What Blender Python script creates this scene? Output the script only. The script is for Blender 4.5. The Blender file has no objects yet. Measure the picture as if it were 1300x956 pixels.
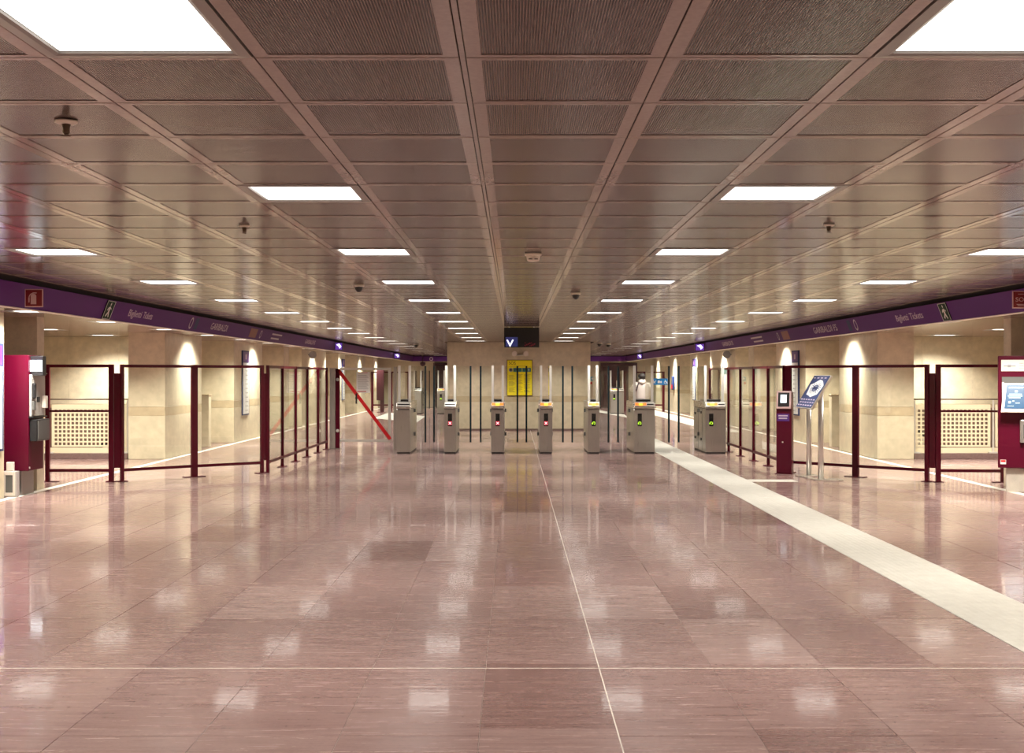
import bpy, bmesh, math, random
from mathutils import Matrix, Vector

random.seed(7)
S = bpy.context.scene
COL = S.collection
PI = math.pi
R = math.radians

# ------------------------------------------------------------------ camera
F = 1562.0                      # focal length in pixels of the 1300 px frame
EYE = 1.55
cam_data = bpy.data.cameras.new('camera')
cam_data.sensor_width = 36.0
cam_data.lens = F / 1300.0 * 36.0
cam_data.shift_x = -3.0 / 1300.0
cam_data.shift_y = -1.5 / 1300.0
cam_data.clip_start = 0.05
cam_data.clip_end = 200
cam = bpy.data.objects.new('camera', cam_data)
cam.location = (0, 0, EYE)
cam.rotation_euler = (R(90), 0, 0)
COL.objects.link(cam)
S.camera = cam

# ------------------------------------------------------------------ world, exposure
w = bpy.data.worlds.new('world')
w.use_nodes = True
w.node_tree.nodes['Background'].inputs[0].default_value = (0.0, 0.0, 0.0, 1)
w.node_tree.nodes['Background'].inputs[1].default_value = 0.0
S.world = w
S.view_settings.view_transform = 'Standard'
S.view_settings.look = 'None'
S.view_settings.gamma = 1.0
S.view_settings.use_curve_mapping = False
S.view_settings.exposure = 0.25
S.cycles.max_bounces = 8
S.cycles.diffuse_bounces = 4
S.cycles.glossy_bounces = 4
S.cycles.transparent_max_bounces = 24
S.cycles.caustics_reflective = False
S.cycles.caustics_refractive = False
S.cycles.sample_clamp_indirect = 6.0

LAMP_W = 30.0                   # power of one hall panel, watts; the louvre keeps its beam within SPREAD
AISLE_W = 84.0
SPREAD = 120.0
LAMP = 4.0                      # what the diffuser still shows outside the beam
AISLE_LAMP = 4.0
LAMP_COL = (1.0, 0.945, 0.845)

# ------------------------------------------------------------------ materials
def new_mat(name):
    m = bpy.data.materials.new(name)
    m.use_nodes = True
    nt = m.node_tree
    return m, nt, nt.nodes['Principled BSDF']

def plain(name, col, rough=0.5, metal=0.0, spec=0.5, emit=None, es=0.0, coat=0.0):
    m, nt, p = new_mat(name)
    p.inputs['Base Color'].default_value = (*col, 1)
    p.inputs['Roughness'].default_value = rough
    p.inputs['Metallic'].default_value = metal
    p.inputs['Specular IOR Level'].default_value = spec
    p.inputs['Coat Weight'].default_value = coat
    if emit:
        p.inputs['Emission Color'].default_value = (*emit, 1)
        p.inputs['Emission Strength'].default_value = es
    return m

def N(nt, t, **kw):
    n = nt.nodes.new(t)
    for k, v in kw.items():
        setattr(n, k, v)
    return n

def ramp(nt, src, stops):
    r = N(nt, 'ShaderNodeValToRGB')
    el = r.color_ramp.elements
    while len(el) < len(stops):
        el.new(0.5)
    for e, (pos, c) in zip(el, stops):
        e.position = pos
        e.color = (*c, 1) if len(c) == 3 else c
    nt.links.new(src, r.inputs[0])
    return r.outputs[0]

def world_pos(nt, scale):
    g = N(nt, 'ShaderNodeNewGeometry')
    mp = N(nt, 'ShaderNodeMapping')
    mp.inputs['Scale'].default_value = scale
    nt.links.new(g.outputs['Position'], mp.inputs['Vector'])
    return g, mp.outputs['Vector']

def noise(nt, vec, scale=1.0, detail=4.0, rough=0.55):
    n = N(nt, 'ShaderNodeTexNoise')
    n.inputs['Scale'].default_value = scale
    n.inputs['Detail'].default_value = detail
    n.inputs['Roughness'].default_value = rough
    nt.links.new(vec, n.inputs['Vector'])
    return n.outputs['Fac']

def mathn(nt, op, a, b=None):
    n = N(nt, 'ShaderNodeMath', operation=op)
    for i, v in enumerate((a, b)):
        if v is None:
            continue
        if isinstance(v, (int, float)):
            n.inputs[i].default_value = v
        else:
            nt.links.new(v, n.inputs[i])
    return n.outputs[0]

def mixc(nt, fac, a, b, blend='MIX'):
    n = N(nt, 'ShaderNodeMix', data_type='RGBA', blend_type=blend)
    for sock, v in ((n.inputs[0], fac), (n.inputs[6], a), (n.inputs[7], b)):
        if isinstance(v, (int, float)):
            sock.default_value = v
        elif isinstance(v, tuple):
            sock.default_value = (*v, 1)
        else:
            nt.links.new(v, sock)
    return n.outputs[2]

def bump(nt, p, h, strength, dist):
    b = N(nt, 'ShaderNodeBump')
    b.inputs['Strength'].default_value = strength
    b.inputs['Distance'].default_value = dist
    nt.links.new(h, b.inputs['Height'])
    nt.links.new(b.outputs[0], p.inputs['Normal'])

TILE_Y0, TILE_DY, TILE_X0, TILE_DX = 7.834, 1.2213, -0.151, 0.6

def floor_mat():
    m, nt, p = new_mat('polished_porphyry')
    g, v = world_pos(nt, (1, 1, 1))
    sx = N(nt, 'ShaderNodeSeparateXYZ'); nt.links.new(g.outputs['Position'], sx.inputs[0])
    ix = mathn(nt, 'FLOOR', mathn(nt, 'DIVIDE', mathn(nt, 'SUBTRACT', sx.outputs[0], TILE_X0), TILE_DX))
    iy = mathn(nt, 'FLOOR', mathn(nt, 'DIVIDE', mathn(nt, 'SUBTRACT', sx.outputs[1], TILE_Y0), TILE_DY))
    cv = N(nt, 'ShaderNodeCombineXYZ'); nt.links.new(ix, cv.inputs[0]); nt.links.new(iy, cv.inputs[1])
    wn = N(nt, 'ShaderNodeTexWhiteNoise', noise_dimensions='2D'); nt.links.new(cv.outputs[0], wn.inputs['Vector'])
    base = ramp(nt, wn.outputs['Value'], [(0.0, (0.150, 0.080, 0.072)), (0.16, (0.228, 0.140, 0.129)), (0.8, (0.268, 0.174, 0.161)), (1.0, (0.315, 0.216, 0.200))])
    _, vs = world_pos(nt, (1.6, 14, 1))
    streak = noise(nt, vs, 1.5, 6, 0.65)
    c1 = mixc(nt, 0.75, base, ramp(nt, streak, [(0.3, (0.66, 0.58, 0.58)), (0.5, (1, 1, 1)), (0.75, (1.16, 1.13, 1.10))]), 'MULTIPLY')
    _, vf = world_pos(nt, (1, 1.6, 1))
    fine = noise(nt, vf, 45, 3, 0.6)
    c2 = mixc(nt, 0.4, c1, ramp(nt, fine, [(0.32, (0.72, 0.68, 0.68)), (0.5, (1, 1, 1)), (0.7, (1.14, 1.12, 1.10))]), 'MULTIPLY')
    nt.links.new(c2, p.inputs['Base Color'])
    rr = ramp(nt, streak, [(0.3, (0.20,) * 3), (0.7, (0.30,) * 3)])
    nt.links.new(rr, p.inputs['Roughness'])
    p.inputs['Specular IOR Level'].default_value = 0.52
    p.inputs['Coat Weight'].default_value = 0.32
    p.inputs['Coat Roughness'].default_value = 0.012
    p.inputs['Coat IOR'].default_value = 1.5
    # each slab lies a hair out of level, so mirror images break at the joints
    _, vb = world_pos(nt, (0.8, 5.0, 1))
    nb = noise(nt, vb, 4.0, 4, 0.6)
    b = N(nt, 'ShaderNodeBump')
    b.inputs['Strength'].default_value = 0.25
    b.inputs['Distance'].default_value = 0.0016
    nt.links.new(nb, b.inputs['Height'])
    nt.links.new(b.outputs[0], p.inputs['Normal'])
    nt.links.new(b.outputs[0], p.inputs['Coat Normal'])
    return m

def ceil_metal(name, col, rough):
    m, nt, p = new_mat(name)
    _, v = world_pos(nt, (1, 1, 1))
    n = noise(nt, v, 60, 2, 0.6)
    c = mixc(nt, 0.35, col, ramp(nt, n, [(0.3, (0.8, 0.8, 0.8)), (0.7, (1.15, 1.15, 1.15))]), 'MULTIPLY')
    nt.links.new(c, p.inputs['Base Color'])
    p.inputs['Roughness'].default_value = rough
    p.inputs['Specular IOR Level'].default_value = 0.36
    return m

def perforated(name, col, hole):
    """metal pierced by close rows of slots running along the hall"""
    m, nt, p = new_mat(name)
    tc = N(nt, 'ShaderNodeTexCoord')
    sx = N(nt, 'ShaderNodeSeparateXYZ')
    nt.links.new(tc.outputs['Object'], sx.inputs[0])
    f = mathn(nt, 'FRACT', mathn(nt, 'DIVIDE', sx.outputs[0], 0.0078))
    tri = mathn(nt, 'ABSOLUTE', mathn(nt, 'SUBTRACT', f, 0.5))
    fac = ramp(nt, tri, [(0.22, (1, 1, 1)), (0.34, (0, 0, 0))])
    c = mixc(nt, fac, col, hole)
    nt.links.new(c, p.inputs['Base Color'])
    p.inputs['Roughness'].default_value = 0.20
    p.inputs['Specular IOR Level'].default_value = 0.18
    return m

def stone(name, col, vary=0.12, scale=6.0, rough=0.45):
    m, nt, p = new_mat(name)
    _, v = world_pos(nt, (1, 1, 1))
    n1 = noise(nt, v, scale, 5, 0.6)
    n2 = noise(nt, v, 90, 2, 0.6)
    lo = tuple(c * (1 - vary) for c in col); hi = tuple(min(1, c * (1 + vary)) for c in col)
    c = ramp(nt, n1, [(0.3, lo), (0.7, hi)])
    c = mixc(nt, 0.3, c, ramp(nt, n2, [(0.35, (0.82, 0.82, 0.8)), (0.6, (1.06, 1.06, 1.06))]), 'MULTIPLY')
    nt.links.new(c, p.inputs['Base Color'])
    p.inputs['Roughness'].default_value = rough
    return m

def brushed(name, col, rough=0.32, vertical=True):
    m, nt, p = new_mat(name)
    _, v = world_pos(nt, (260, 260, 3) if vertical else (4, 4, 260))
    n = noise(nt, v, 1.0, 3, 0.6)
    c = mixc(nt, 0.6, col, ramp(nt, n, [(0.3, (0.84, 0.84, 0.84)), (0.7, (1.1, 1.1, 1.1))]), 'MULTIPLY')
    nt.links.new(c, p.inputs['Base Color'])
    p.inputs['Metallic'].default_value = 0.85
    r = ramp(nt, n, [(0.3, (rough - 0.06,) * 3), (0.7, (rough + 0.08,) * 3)])
    nt.links.new(r, p.inputs['Roughness'])
    return m

def glass(name, tint, refl=1.0):
    m = bpy.data.materials.new(name)
    m.use_nodes = True
    nt = m.node_tree
    nt.nodes.clear()
    out = N(nt, 'ShaderNodeOutputMaterial')
    tr = N(nt, 'ShaderNodeBsdfTransparent'); tr.inputs[0].default_value = (*tint, 1)
    gl = N(nt, 'ShaderNodeBsdfGlossy'); gl.inputs['Roughness'].default_value = 0.0
    gl.inputs['Color'].default_value = (0.95, 0.97, 0.95, 1)
    fr = N(nt, 'ShaderNodeFresnel'); fr.inputs['IOR'].default_value = 1.45
    # a thin flat pane: both faces reflect alike (the node inverts the index on back faces)
    gm = N(nt, 'ShaderNodeNewGeometry')
    nt.links.new(mathn(nt, 'SUBTRACT', 1.45, mathn(nt, 'MULTIPLY', gm.outputs['Backfacing'], 1.45 - 1 / 1.45)), fr.inputs['IOR'])
    k = mathn(nt, 'MULTIPLY', fr.outputs[0], refl)
    mx = N(nt, 'ShaderNodeMixShader')
    nt.links.new(k, mx.inputs[0]); nt.links.new(tr.outputs[0], mx.inputs[1]); nt.links.new(gl.outputs[0], mx.inputs[2])
    nt.links.new(mx.outputs[0], out.inputs[0])
    return m

def tactile_mat():
    m, nt, p = new_mat('tactile_paving')
    g, v = world_pos(nt, (1, 1, 1))
    n = noise(nt, v, 9, 5, 0.65)
    c = ramp(nt, n, [(0.3, (0.42, 0.40, 0.355)), (0.7, (0.52, 0.50, 0.45))])
    nt.links.new(c, p.inputs['Base Color'])
    p.inputs['Roughness'].default_value = 0.5
    sx = N(nt, 'ShaderNodeSeparateXYZ'); nt.links.new(g.outputs['Position'], sx.inputs[0])
    f = mathn(nt, 'PINGPONG', sx.outputs[0], 0.025)
    bump(nt, p, f, 0.5, 0.15)
    return m

def lamp_mat(name, col, s):
    m = bpy.data.materials.new(name)
    m.use_nodes = True
    nt = m.node_tree
    nt.nodes.clear()
    out = N(nt, 'ShaderNodeOutputMaterial')
    e = N(nt, 'ShaderNodeEmission'); e.inputs[0].default_value = (*col, 1); e.inputs[1].default_value = s
    nt.links.new(e.outputs[0], out.inputs[0])
    return m

M = dict(
    floor=floor_mat(),
    joint=plain('joint_grout', (0.30, 0.23, 0.21), 0.7),
    joint_pale=plain('expansion_joint_strip', (0.62, 0.56, 0.50), 0.35),
    tactile=tactile_mat(),
    pale_line=stone('pale_marble_strip', (0.74, 0.70, 0.62), 0.08, 5, 0.3),
    ceil=ceil_metal('painted_ceiling_metal', (0.270, 0.210, 0.184), 0.13),
    perf=perforated('perforated_ceiling_metal', (0.158, 0.108, 0.089), (0.020, 0.012, 0.010)),
    ceil_dark=plain('ceiling_void', (0.03, 0.02, 0.017), 0.9),
    bezel=plain('lamp_bezel', (0.21, 0.19, 0.175), 0.3),
    lamp=lamp_mat('lamp_diffuser', (1.0, 0.955, 0.88), LAMP),
    lamp_aisle=lamp_mat('aisle_lamp_diffuser', (1.0, 0.94, 0.84), AISLE_LAMP),
    stone=stone('beige_stone', (0.60, 0.530, 0.385)),
    stone_band=stone('tan_stone', (0.49, 0.400, 0.262)),
    stone_dark=stone('brown_granite', (0.17, 0.11, 0.10), 0.2, 30, 0.3),
    stairwell_shade=stone('stairwell_shade_brown', (0.25, 0.18, 0.14), 0.1, 12, 0.5),
    render_wall=stone('painted_wall', (0.60, 0.530, 0.390), 0.05, 3, 0.7),
    purple=plain('purple_enamel', (0.105, 0.027, 0.170), 0.5, spec=0.10, coat=0.0),
    purple_deep=plain('purple_print', (0.085, 0.02, 0.20), 0.4),
    black=plain('black_plastic', (0.012, 0.011, 0.012), 0.3),
    black_gap=plain('shadow_gap_paint', (0.01, 0.008, 0.01), 0.9),
    burg=plain('burgundy_paint', (0.075, 0.001, 0.011), 0.28, spec=0.22),
    burg_body=plain('burgundy_cabinet_paint', (0.080, 0.001, 0.014), 0.35, spec=0.25),
    maroon_wall=plain('maroon_panel', (0.050, 0.010, 0.016), 0.4),
    steel=brushed('brushed_steel', (0.47, 0.455, 0.43)),
    steel_h=brushed('satin_steel', (0.66, 0.62, 0.57), 0.26, False),
    tube=plain('satin_tube', (0.66, 0.63, 0.58), 0.3, 0.9),
    steel_pale=plain('pale_satin_steel', (0.74, 0.72, 0.67), 0.35, 0.5),
    plinth=plain('dark_plinth', (0.03, 0.028, 0.028), 0.5),
    glass=glass('clear_glass', (0.93, 0.945, 0.92)),
    glass_leaf=glass('gate_leaf_glass', (0.95, 0.965, 0.95), 0.7),
    glass_edge=plain('frosted_glass_edge', (0.80, 0.80, 0.76), 0.35),
    help_blue=plain('dark_blue_enamel', (0.02, 0.05, 0.20), 0.4),
    red_tile=plain('red_symbol_ground', (0.3, 0.0, 0.02), 0.4, emit=(0.62, 0.0, 0.03), es=0.7),
    pale_led=plain('pale_symbol', (0.8, 0.5, 0.5), 0.4, emit=(1.0, 0.72, 0.75), es=0.9),
    edge_dark=plain('dark_teal_edge', (0.006, 0.018, 0.026), 0.25),
    orange=plain('orange_reader', (0.85, 0.20, 0.03), 0.35, emit=(1.0, 0.20, 0.03), es=0.7),
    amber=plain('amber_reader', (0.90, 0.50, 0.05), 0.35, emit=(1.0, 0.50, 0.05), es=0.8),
    red_led=plain('red_symbol', (0.8, 0.02, 0.04), 0.4, emit=(1.0, 0.05, 0.10), es=1.0),
    green_led=plain('green_symbol', (0.5, 0.8, 0.05), 0.4, emit=(0.55, 0.95, 0.05), es=0.9),
    red_bar=plain('red_enamel', (0.62, 0.008, 0.014), 0.35),
    red_sign=plain('red_sign', (0.19, 0.006, 0.010), 0.4),
    green_sign=plain('green_sign', (0.006, 0.034, 0.014), 0.5, spec=0.15),
    white=plain('white_print', (0.82, 0.80, 0.76), 0.5),
    pinkish=plain('sign_edge', (0.62, 0.42, 0.42), 0.5),
    yellow=plain('yellow_board', (0.97, 0.85, 0.010), 0.4),
    brown=plain('brown_board_edge', (0.16, 0.09, 0.02), 0.5),
    ink=plain('dark_ink', (0.03, 0.025, 0.02), 0.6),
    ink_soft=plain('grey_ink', (0.40, 0.33, 0.04), 0.6),
    teal=plain('teal_print', (0.01, 0.16, 0.17), 0.5),
    grey_print=plain('grey_print', (0.30, 0.30, 0.31), 0.5),
    letter=plain('lilac_lettering', (0.60, 0.50, 0.58), 0.5, spec=0.2),
    blue=plain('blue_sign', (0.015, 0.22, 0.58), 0.4),
    navy=plain('navy_print', (0.030, 0.045, 0.130), 0.55, spec=0.25),
    board_white=plain('board_white', (0.70, 0.71, 0.70), 0.4),
    paper=plain('white_paper', (0.88, 0.87, 0.85), 0.6),
    screen_white=plain('lit_screen', (0.6, 0.7, 0.8), 0.3, emit=(0.80, 0.90, 1.0), es=1.0),
    screen_blue=plain('blue_screen', (0.003, 0.035, 0.085), 0.3, emit=(0.01, 0.13, 0.30), es=0.45),
    screen_text=plain('screen_text', (0.25, 0.35, 0.4), 0.3, emit=(0.45, 0.65, 0.80), es=0.5),
    sign_lit=plain('lit_sign_face', (0.7, 0.7, 0.85), 0.4, emit=(0.80, 0.80, 1.0), es=1.3),
    sign_violet=plain('lit_violet_face', (0.10, 0.03, 0.30), 0.4, emit=(0.11, 0.04, 0.32), es=0.8),
    arrow=plain('lit_arrow', (0.8, 0.8, 0.9), 0.4, emit=(0.9, 0.88, 1.0), es=1.2),
    display=plain('display_black', (0.010, 0.010, 0.012), 0.25),
    display_blue=plain('display_blue', (0.03, 0.04, 0.20), 0.3, emit=(0.04, 0.05, 0.22), es=0.3),
    grey_box=plain('grey_enamel', (0.40, 0.38, 0.36), 0.4),
    grey_dark=plain('dark_grey', (0.10, 0.10, 0.095), 0.5),
    base_steel=brushed('machine_base_steel', (0.42, 0.40, 0.37), 0.4),
    base_pale=stone('pale_machine_base', (0.46, 0.42, 0.36), 0.08, 8, 0.4),
    cream=plain('cream_metal', (0.74, 0.65, 0.45), 0.45),
    off_white=plain('off_white_plastic', (0.74, 0.68, 0.60), 0.45),
    brass=plain('dark_brass', (0.12, 0.08, 0.05), 0.4, 0.5),
    skin=plain('skin', (0.55, 0.33, 0.24), 0.55),
    hair=plain('dark_hair', (0.012, 0.009, 0.008), 0.6),
    jacket=plain('light_jacket', (0.60, 0.55, 0.51), 0.75),
    trousers=plain('dark_trousers', (0.03, 0.03, 0.04), 0.8),
    shoe=plain('dark_shoe', (0.02, 0.02, 0.02), 0.5),
    bag=plain('dark_bag', (0.03, 0.015, 0.02), 0.6),
)

# ------------------------------------------------------------------ mesh helpers
class MB:
    def __init__(self):
        self.v, self.f, self.m, self.s = [], [], [], []

    def face(self, idx, mi=0, sm=False):
        self.f.append(idx); self.m.append(mi); self.s.append(sm)

    def quad(self, a, b, c, d, mi=0):
        n = len(self.v)
        self.v += [tuple(a), tuple(b), tuple(c), tuple(d)]
        self.face((n, n + 1, n + 2, n + 3), mi)
        return self

    def box(self, x0, x1, y0, y1, z0, z1, mi=0):
        if x0 > x1: x0, x1 = x1, x0
        if y0 > y1: y0, y1 = y1, y0
        if z0 > z1: z0, z1 = z1, z0
        n = len(self.v)
        self.v += [(x0, y0, z0), (x1, y0, z0), (x1, y1, z0), (x0, y1, z0), (x0, y0, z1), (x1, y0, z1), (x1, y1, z1), (x0, y1, z1)]
        for q in ((0, 3, 2, 1), (4, 5, 6, 7), (0, 1, 5, 4), (1, 2, 6, 5), (2, 3, 7, 6), (3, 0, 4, 7)):
            self.face(tuple(n + i for i in q), mi)
        return self

    def obox(self, o, ax, ay, az, mi=0):
        """box from corner o along three edge vectors"""
        o, ax, ay, az = map(Vector, (o, ax, ay, az))
        n = len(self.v)
        for k in (0, 1):
            for a, b in ((0, 0), (1, 0), (1, 1), (0, 1)):
                self.v.append(tuple(o + ax * a + ay * b + az * k))
        flip = ax.cross(ay).dot(az) < 0
        for q in ((0, 3, 2, 1), (4, 5, 6, 7), (0, 1, 5, 4), (1, 2, 6, 5), (2, 3, 7, 6), (3, 0, 4, 7)):
            q = tuple(n + i for i in q)
            self.face(q[::-1] if flip else q, mi)
        return self

    def lathe(self, c, prof, seg=20, mi=0, axis='z'):
        """prof: list of (radius, height)"""
        n = len(self.v)
        for r, h in prof:
            for k in range(seg):
                a = 2 * PI * k / seg
                p = (r * math.cos(a), r * math.sin(a), h)
                if axis == 'y': p = (p[0], h, p[1])
                if axis == 'x': p = (h, p[0], p[1])
                self.v.append((c[0] + p[0], c[1] + p[1], c[2] + p[2]))
        for i in range(len(prof) - 1):
            for k in range(seg):
                k2 = (k + 1) % seg
                self.face((n + i * seg + k, n + i * seg + k2, n + (i + 1) * seg + k2, n + (i + 1) * seg + k), mi, True)
        self.face(tuple(n + k for k in range(seg))[::-1], mi)
        m = n + (len(prof) - 1) * seg
        self.face(tuple(m + k for k in range(seg)), mi)
        return self

    def tube(self, p0, p1, r, seg=12, mi=0):
        p0, p1 = Vector(p0), Vector(p1)
        d = (p1 - p0).normalized()
        u = d.cross(Vector((0, 0, 1)) if abs(d.z) < 0.9 else Vector((1, 0, 0))).normalized()
        v = d.cross(u)
        n = len(self.v)
        for p in (p0, p1):
            for k in range(seg):
                a = 2 * PI * k / seg
                self.v.append(tuple(p + u * (r * math.cos(a)) + v * (r * math.sin(a))))
        for k in range(seg):
            k2 = (k + 1) % seg
            self.face((n + k, n + k2, n + seg + k2, n + seg + k), mi, True)
        self.face(tuple(n + k for k in range(seg))[::-1], mi)
        self.face(tuple(n + seg + k for k in range(seg)), mi)
        return self

    def prism(self, pts, off, mi=0):
        """polygon pts (3D, planar) extruded by vector off"""
        n = len(self.v); k = len(pts); off = Vector(off)
        for p in pts: self.v.append(tuple(p))
        for p in pts: self.v.append(tuple(Vector(p) + off))
        self.face(tuple(range(n, n + k)), mi)
        self.face(tuple(range(n + 2 * k - 1, n + k - 1, -1)), mi)
        for i in range(k):
            j = (i + 1) % k
            self.face((n + j, n + i, n + k + i, n + k + j), mi)
        return self

    def mesh(self, name, mats, shift=(0, 0, 0), bev=0.0, seg=2):
        me = bpy.data.meshes.new(name)
        sv = Vector(shift)
        me.from_pydata([tuple(Vector(p) - sv) for p in self.v], [], self.f)
        for m in mats: me.materials.append(m)
        for p, mi, sm in zip(me.polygons, self.m, self.s):
            p.material_index = mi
            p.use_smooth = sm
        bm = bmesh.new(); bm.from_mesh(me)
        bmesh.ops.recalc_face_normals(bm, faces=bm.faces)
        if bev:
            ed = [e for e in bm.edges if len(e.link_faces) == 2 and e.calc_face_angle(0) > 0.5]
            bmesh.ops.bevel(bm, geom=ed, offset=bev, segments=seg, profile=0.5, affect='EDGES', clamp_overlap=True)
        bm.to_mesh(me); bm.free()
        return me

def root_of(o):
    while o.parent: o = o.parent
    return o

def link(name, me, parent=None):
    o = bpy.data.objects.new(name, me)
    COL.objects.link(o)
    if parent: o.parent = parent
    return o

def mk(name, mb, mats, parent=None, world=False, bev=0.0, label=None, seg=2):
    """one mesh object; world=True means the coordinates are world ones and the root is unrotated"""
    if not isinstance(mats, (list, tuple)): mats = [mats]
    sh = root_of(parent).location if (parent and world) else (0, 0, 0)
    o = link(name, mb.mesh(name, mats, sh, bev, seg), parent)
    if label: o['label'] = label
    return o

def thing(name, label, cat, loc=(0, 0, 0), rz=0.0, group=None):
    o = bpy.data.objects.new(name, None)
    o.empty_display_size = 0.1
    COL.objects.link(o)
    o.location = loc; o.rotation_euler = (0, 0, rz)
    return tag(o, label, cat, group)

def tag(o, label, cat, group=None):
    o['label'] = label; o['category'] = cat
    if group: o['group'] = group
    return o

def struct(o, label=None, cat=None):
    o['kind'] = 'structure'
    if label: o['label'] = label
    if cat: o['category'] = cat
    return o

def copy_tree(o, parent=None):
    c = o.copy(); COL.objects.link(c)
    if parent: c.parent = parent
    for ch in o.children:
        copy_tree(ch, c)
    return c

AXES = {'front': ((1, 0, 0), (0, 0, 1), (0, -1, 0)),      # read from the camera side
        'right_of_left': ((0, 1, 0), (0, 0, 1), (1, 0, 0)),   # on a surface facing +X
        'left_of_right': ((0, -1, 0), (0, 0, 1), (-1, 0, 0))} # on a surface facing -X

def text_mesh(body, size, axes='front', at=(0, 0, 0), width=None, extrude=0.001, align='CENTER'):
    cu = bpy.data.curves.new('lettering', 'FONT')
    cu.body = body; cu.size = size; cu.align_x = align; cu.align_y = 'CENTER'; cu.extrude = extrude
    cu.resolution_u = 3
    tmp = bpy.data.objects.new('lettering_tmp', cu)
    COL.objects.link(tmp)
    dg = bpy.context.evaluated_depsgraph_get()
    me = bpy.data.meshes.new_from_object(tmp.evaluated_get(dg))
    bpy.data.objects.remove(tmp)
    bpy.data.curves.remove(cu)
    if width:
        xs = [v.co.x for v in me.vertices]
        k = width / max(1e-6, max(xs) - min(xs))
        for v in me.vertices: v.co.x *= k
    ax = AXES[axes] if isinstance(axes, str) else axes
    mat = Matrix((ax[0], ax[1], ax[2])).transposed().to_4x4()
    mat.translation = Vector(at)
    me.transform(mat)
    return me

def text(name, body, size, mat, parent, at, axes='front', width=None, world=False, align='CENTER'):
    p = Vector(at) - (root_of(parent).location if world else Vector((0, 0, 0)))
    me = text_mesh(body, size, axes, p, width, align=align)
    me.materials.clear(); me.materials.append(mat)
    return link(name, me, parent)

ORD = ['first', 'second', 'third', 'fourth', 'fifth', 'sixth', 'seventh', 'eighth', 'ninth', 'tenth', 'eleventh', 'twelfth',
       'thirteenth', 'fourteenth', 'fifteenth', 'sixteenth', 'seventeenth', 'eighteenth', 'nineteenth', 'twentieth', 'twenty-first', 'twenty-second']

# ------------------------------------------------------------------ dimensions
CZ = 2.4765            # hall ceiling
AZ = 2.34              # aisle ceiling
XC = 0.14              # centre line of the hall
BL, BR = -4.75, 5.20   # purple bands
PL, PR = -6.45, 6.70   # pillar faces
WALLY = 34.6           # back wall of the ticket hall
BX0, BX1 = -1.89, 2.14 # the block behind it
ENDY = 60.0
REAR = -4.0
ROW0, ROWD = 3.59, 0.6
LROWS = list(range(-11, 95, 5))      # ceiling rows that carry lights

# ------------------------------------------------------------------ floor
fl = MB().box(-11, 11.2, REAR - 0.2, ENDY + 0.4, -0.2, -0.004)
floor = struct(mk('floor', fl, M['joint']))
xe = []
k = -18
while TILE_X0 + k * TILE_DX < 10.6:
    xe.append(TILE_X0 + k * TILE_DX); k += 1
ye = [2.85, 4.07, 5.29, 6.508]
k = 0
while TILE_Y0 + k * TILE_DY < ENDY + 0.3:
    ye.append(TILE_Y0 + k * TILE_DY); k += 1
ye = [REAR + 0.0, -2.0, -0.8, 0.42, 1.64] + ye
G = 0.0014
cands = []
for j in range(len(ye) - 1):
    y0, y1 = ye[j], min(ye[j + 1], ENDY)
    for i in range(len(xe) - 1):
        x0, x1 = xe[i], xe[i + 1]
        xm, ym = (x0 + x1) / 2, (y0 + y1) / 2
        if BX0 < x0 and x1 < BX1 and y0 > WALLY: continue
        if 2.84 < xm < 3.46 and 3.5 < y0 and y1 < 29.9: continue   # the tactile path lies here
        vis = y1 > 4.9 and abs(xm) < 650 / F * y1 + 0.3 and abs(xm) < 10
        size = 1.0 / (ym * ym * ym) if vis else 0
        cands.append((size, x0, x1, y0, y1))
cands.sort(key=lambda c: -c[0])
tile_cache = {}
rest = MB()
for n, (s, x0, x1, y0, y1) in enumerate(cands):
    if n < 300 and s > 0:
        key = round(y1 - y0, 3)
        if key not in tile_cache:
            hw, hd = TILE_DX / 2 - G, (y1 - y0) / 2 - G
            mb = MB()
            b = 0.0015
            mb.v += [(-hw, -hd, -0.006), (hw, -hd, -0.006), (hw, hd, -0.006), (-hw, hd, -0.006),
                     (-hw, -hd, -b), (hw, -hd, -b), (hw, hd, -b), (-hw, hd, -b),
                     (-hw + b, -hd + b, 0), (hw - b, -hd + b, 0), (hw - b, hd - b, 0), (-hw + b, hd - b, 0)]
            for lo, hi in ((0, 4), (4, 8)):
                for q in range(4):
                    q2 = (q + 1) % 4
                    mb.face((lo + q, lo + q2, hi + q2, hi + q))
            mb.face((8, 9, 10, 11))
            tile_cache[key] = mb.mesh('floor_tile', [M['floor']])
        o = link('floor_tile', tile_cache[key], floor)
        o.location = ((x0 + x1) / 2, (y0 + y1) / 2, random.uniform(-0.0004, 0.0004))
        o.rotation_euler = (random.gauss(0, 0.0005), random.gauss(0, 0.0008), 0)
    else:
        rest.box(x0 + G, x1 - G, y0 + G, y1 - G, -0.006, 0.0)
fr_ = mk('floor_tile_remainder', rest, M['floor'], floor); fr_['kind'] = 'stuff'
# pale expansion joints: one along the hall, one across
ej = MB().box(0.4455, 0.4515, REAR, WALLY, -0.004, 0.0008)
mk('expansion_joint', ej, M['joint_pale'], floor, label='pale metal joint strip running along the hall')
ej = MB().box(-6.4, 2.84, 6.503, 6.513, -0.004, 0.0009).box(3.46, 6.5, 6.503, 6.513, -0.004, 0.0009)
mk('expansion_joint', ej, M['joint_pale'], floor, label='pale metal joint strip running across the hall')
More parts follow.
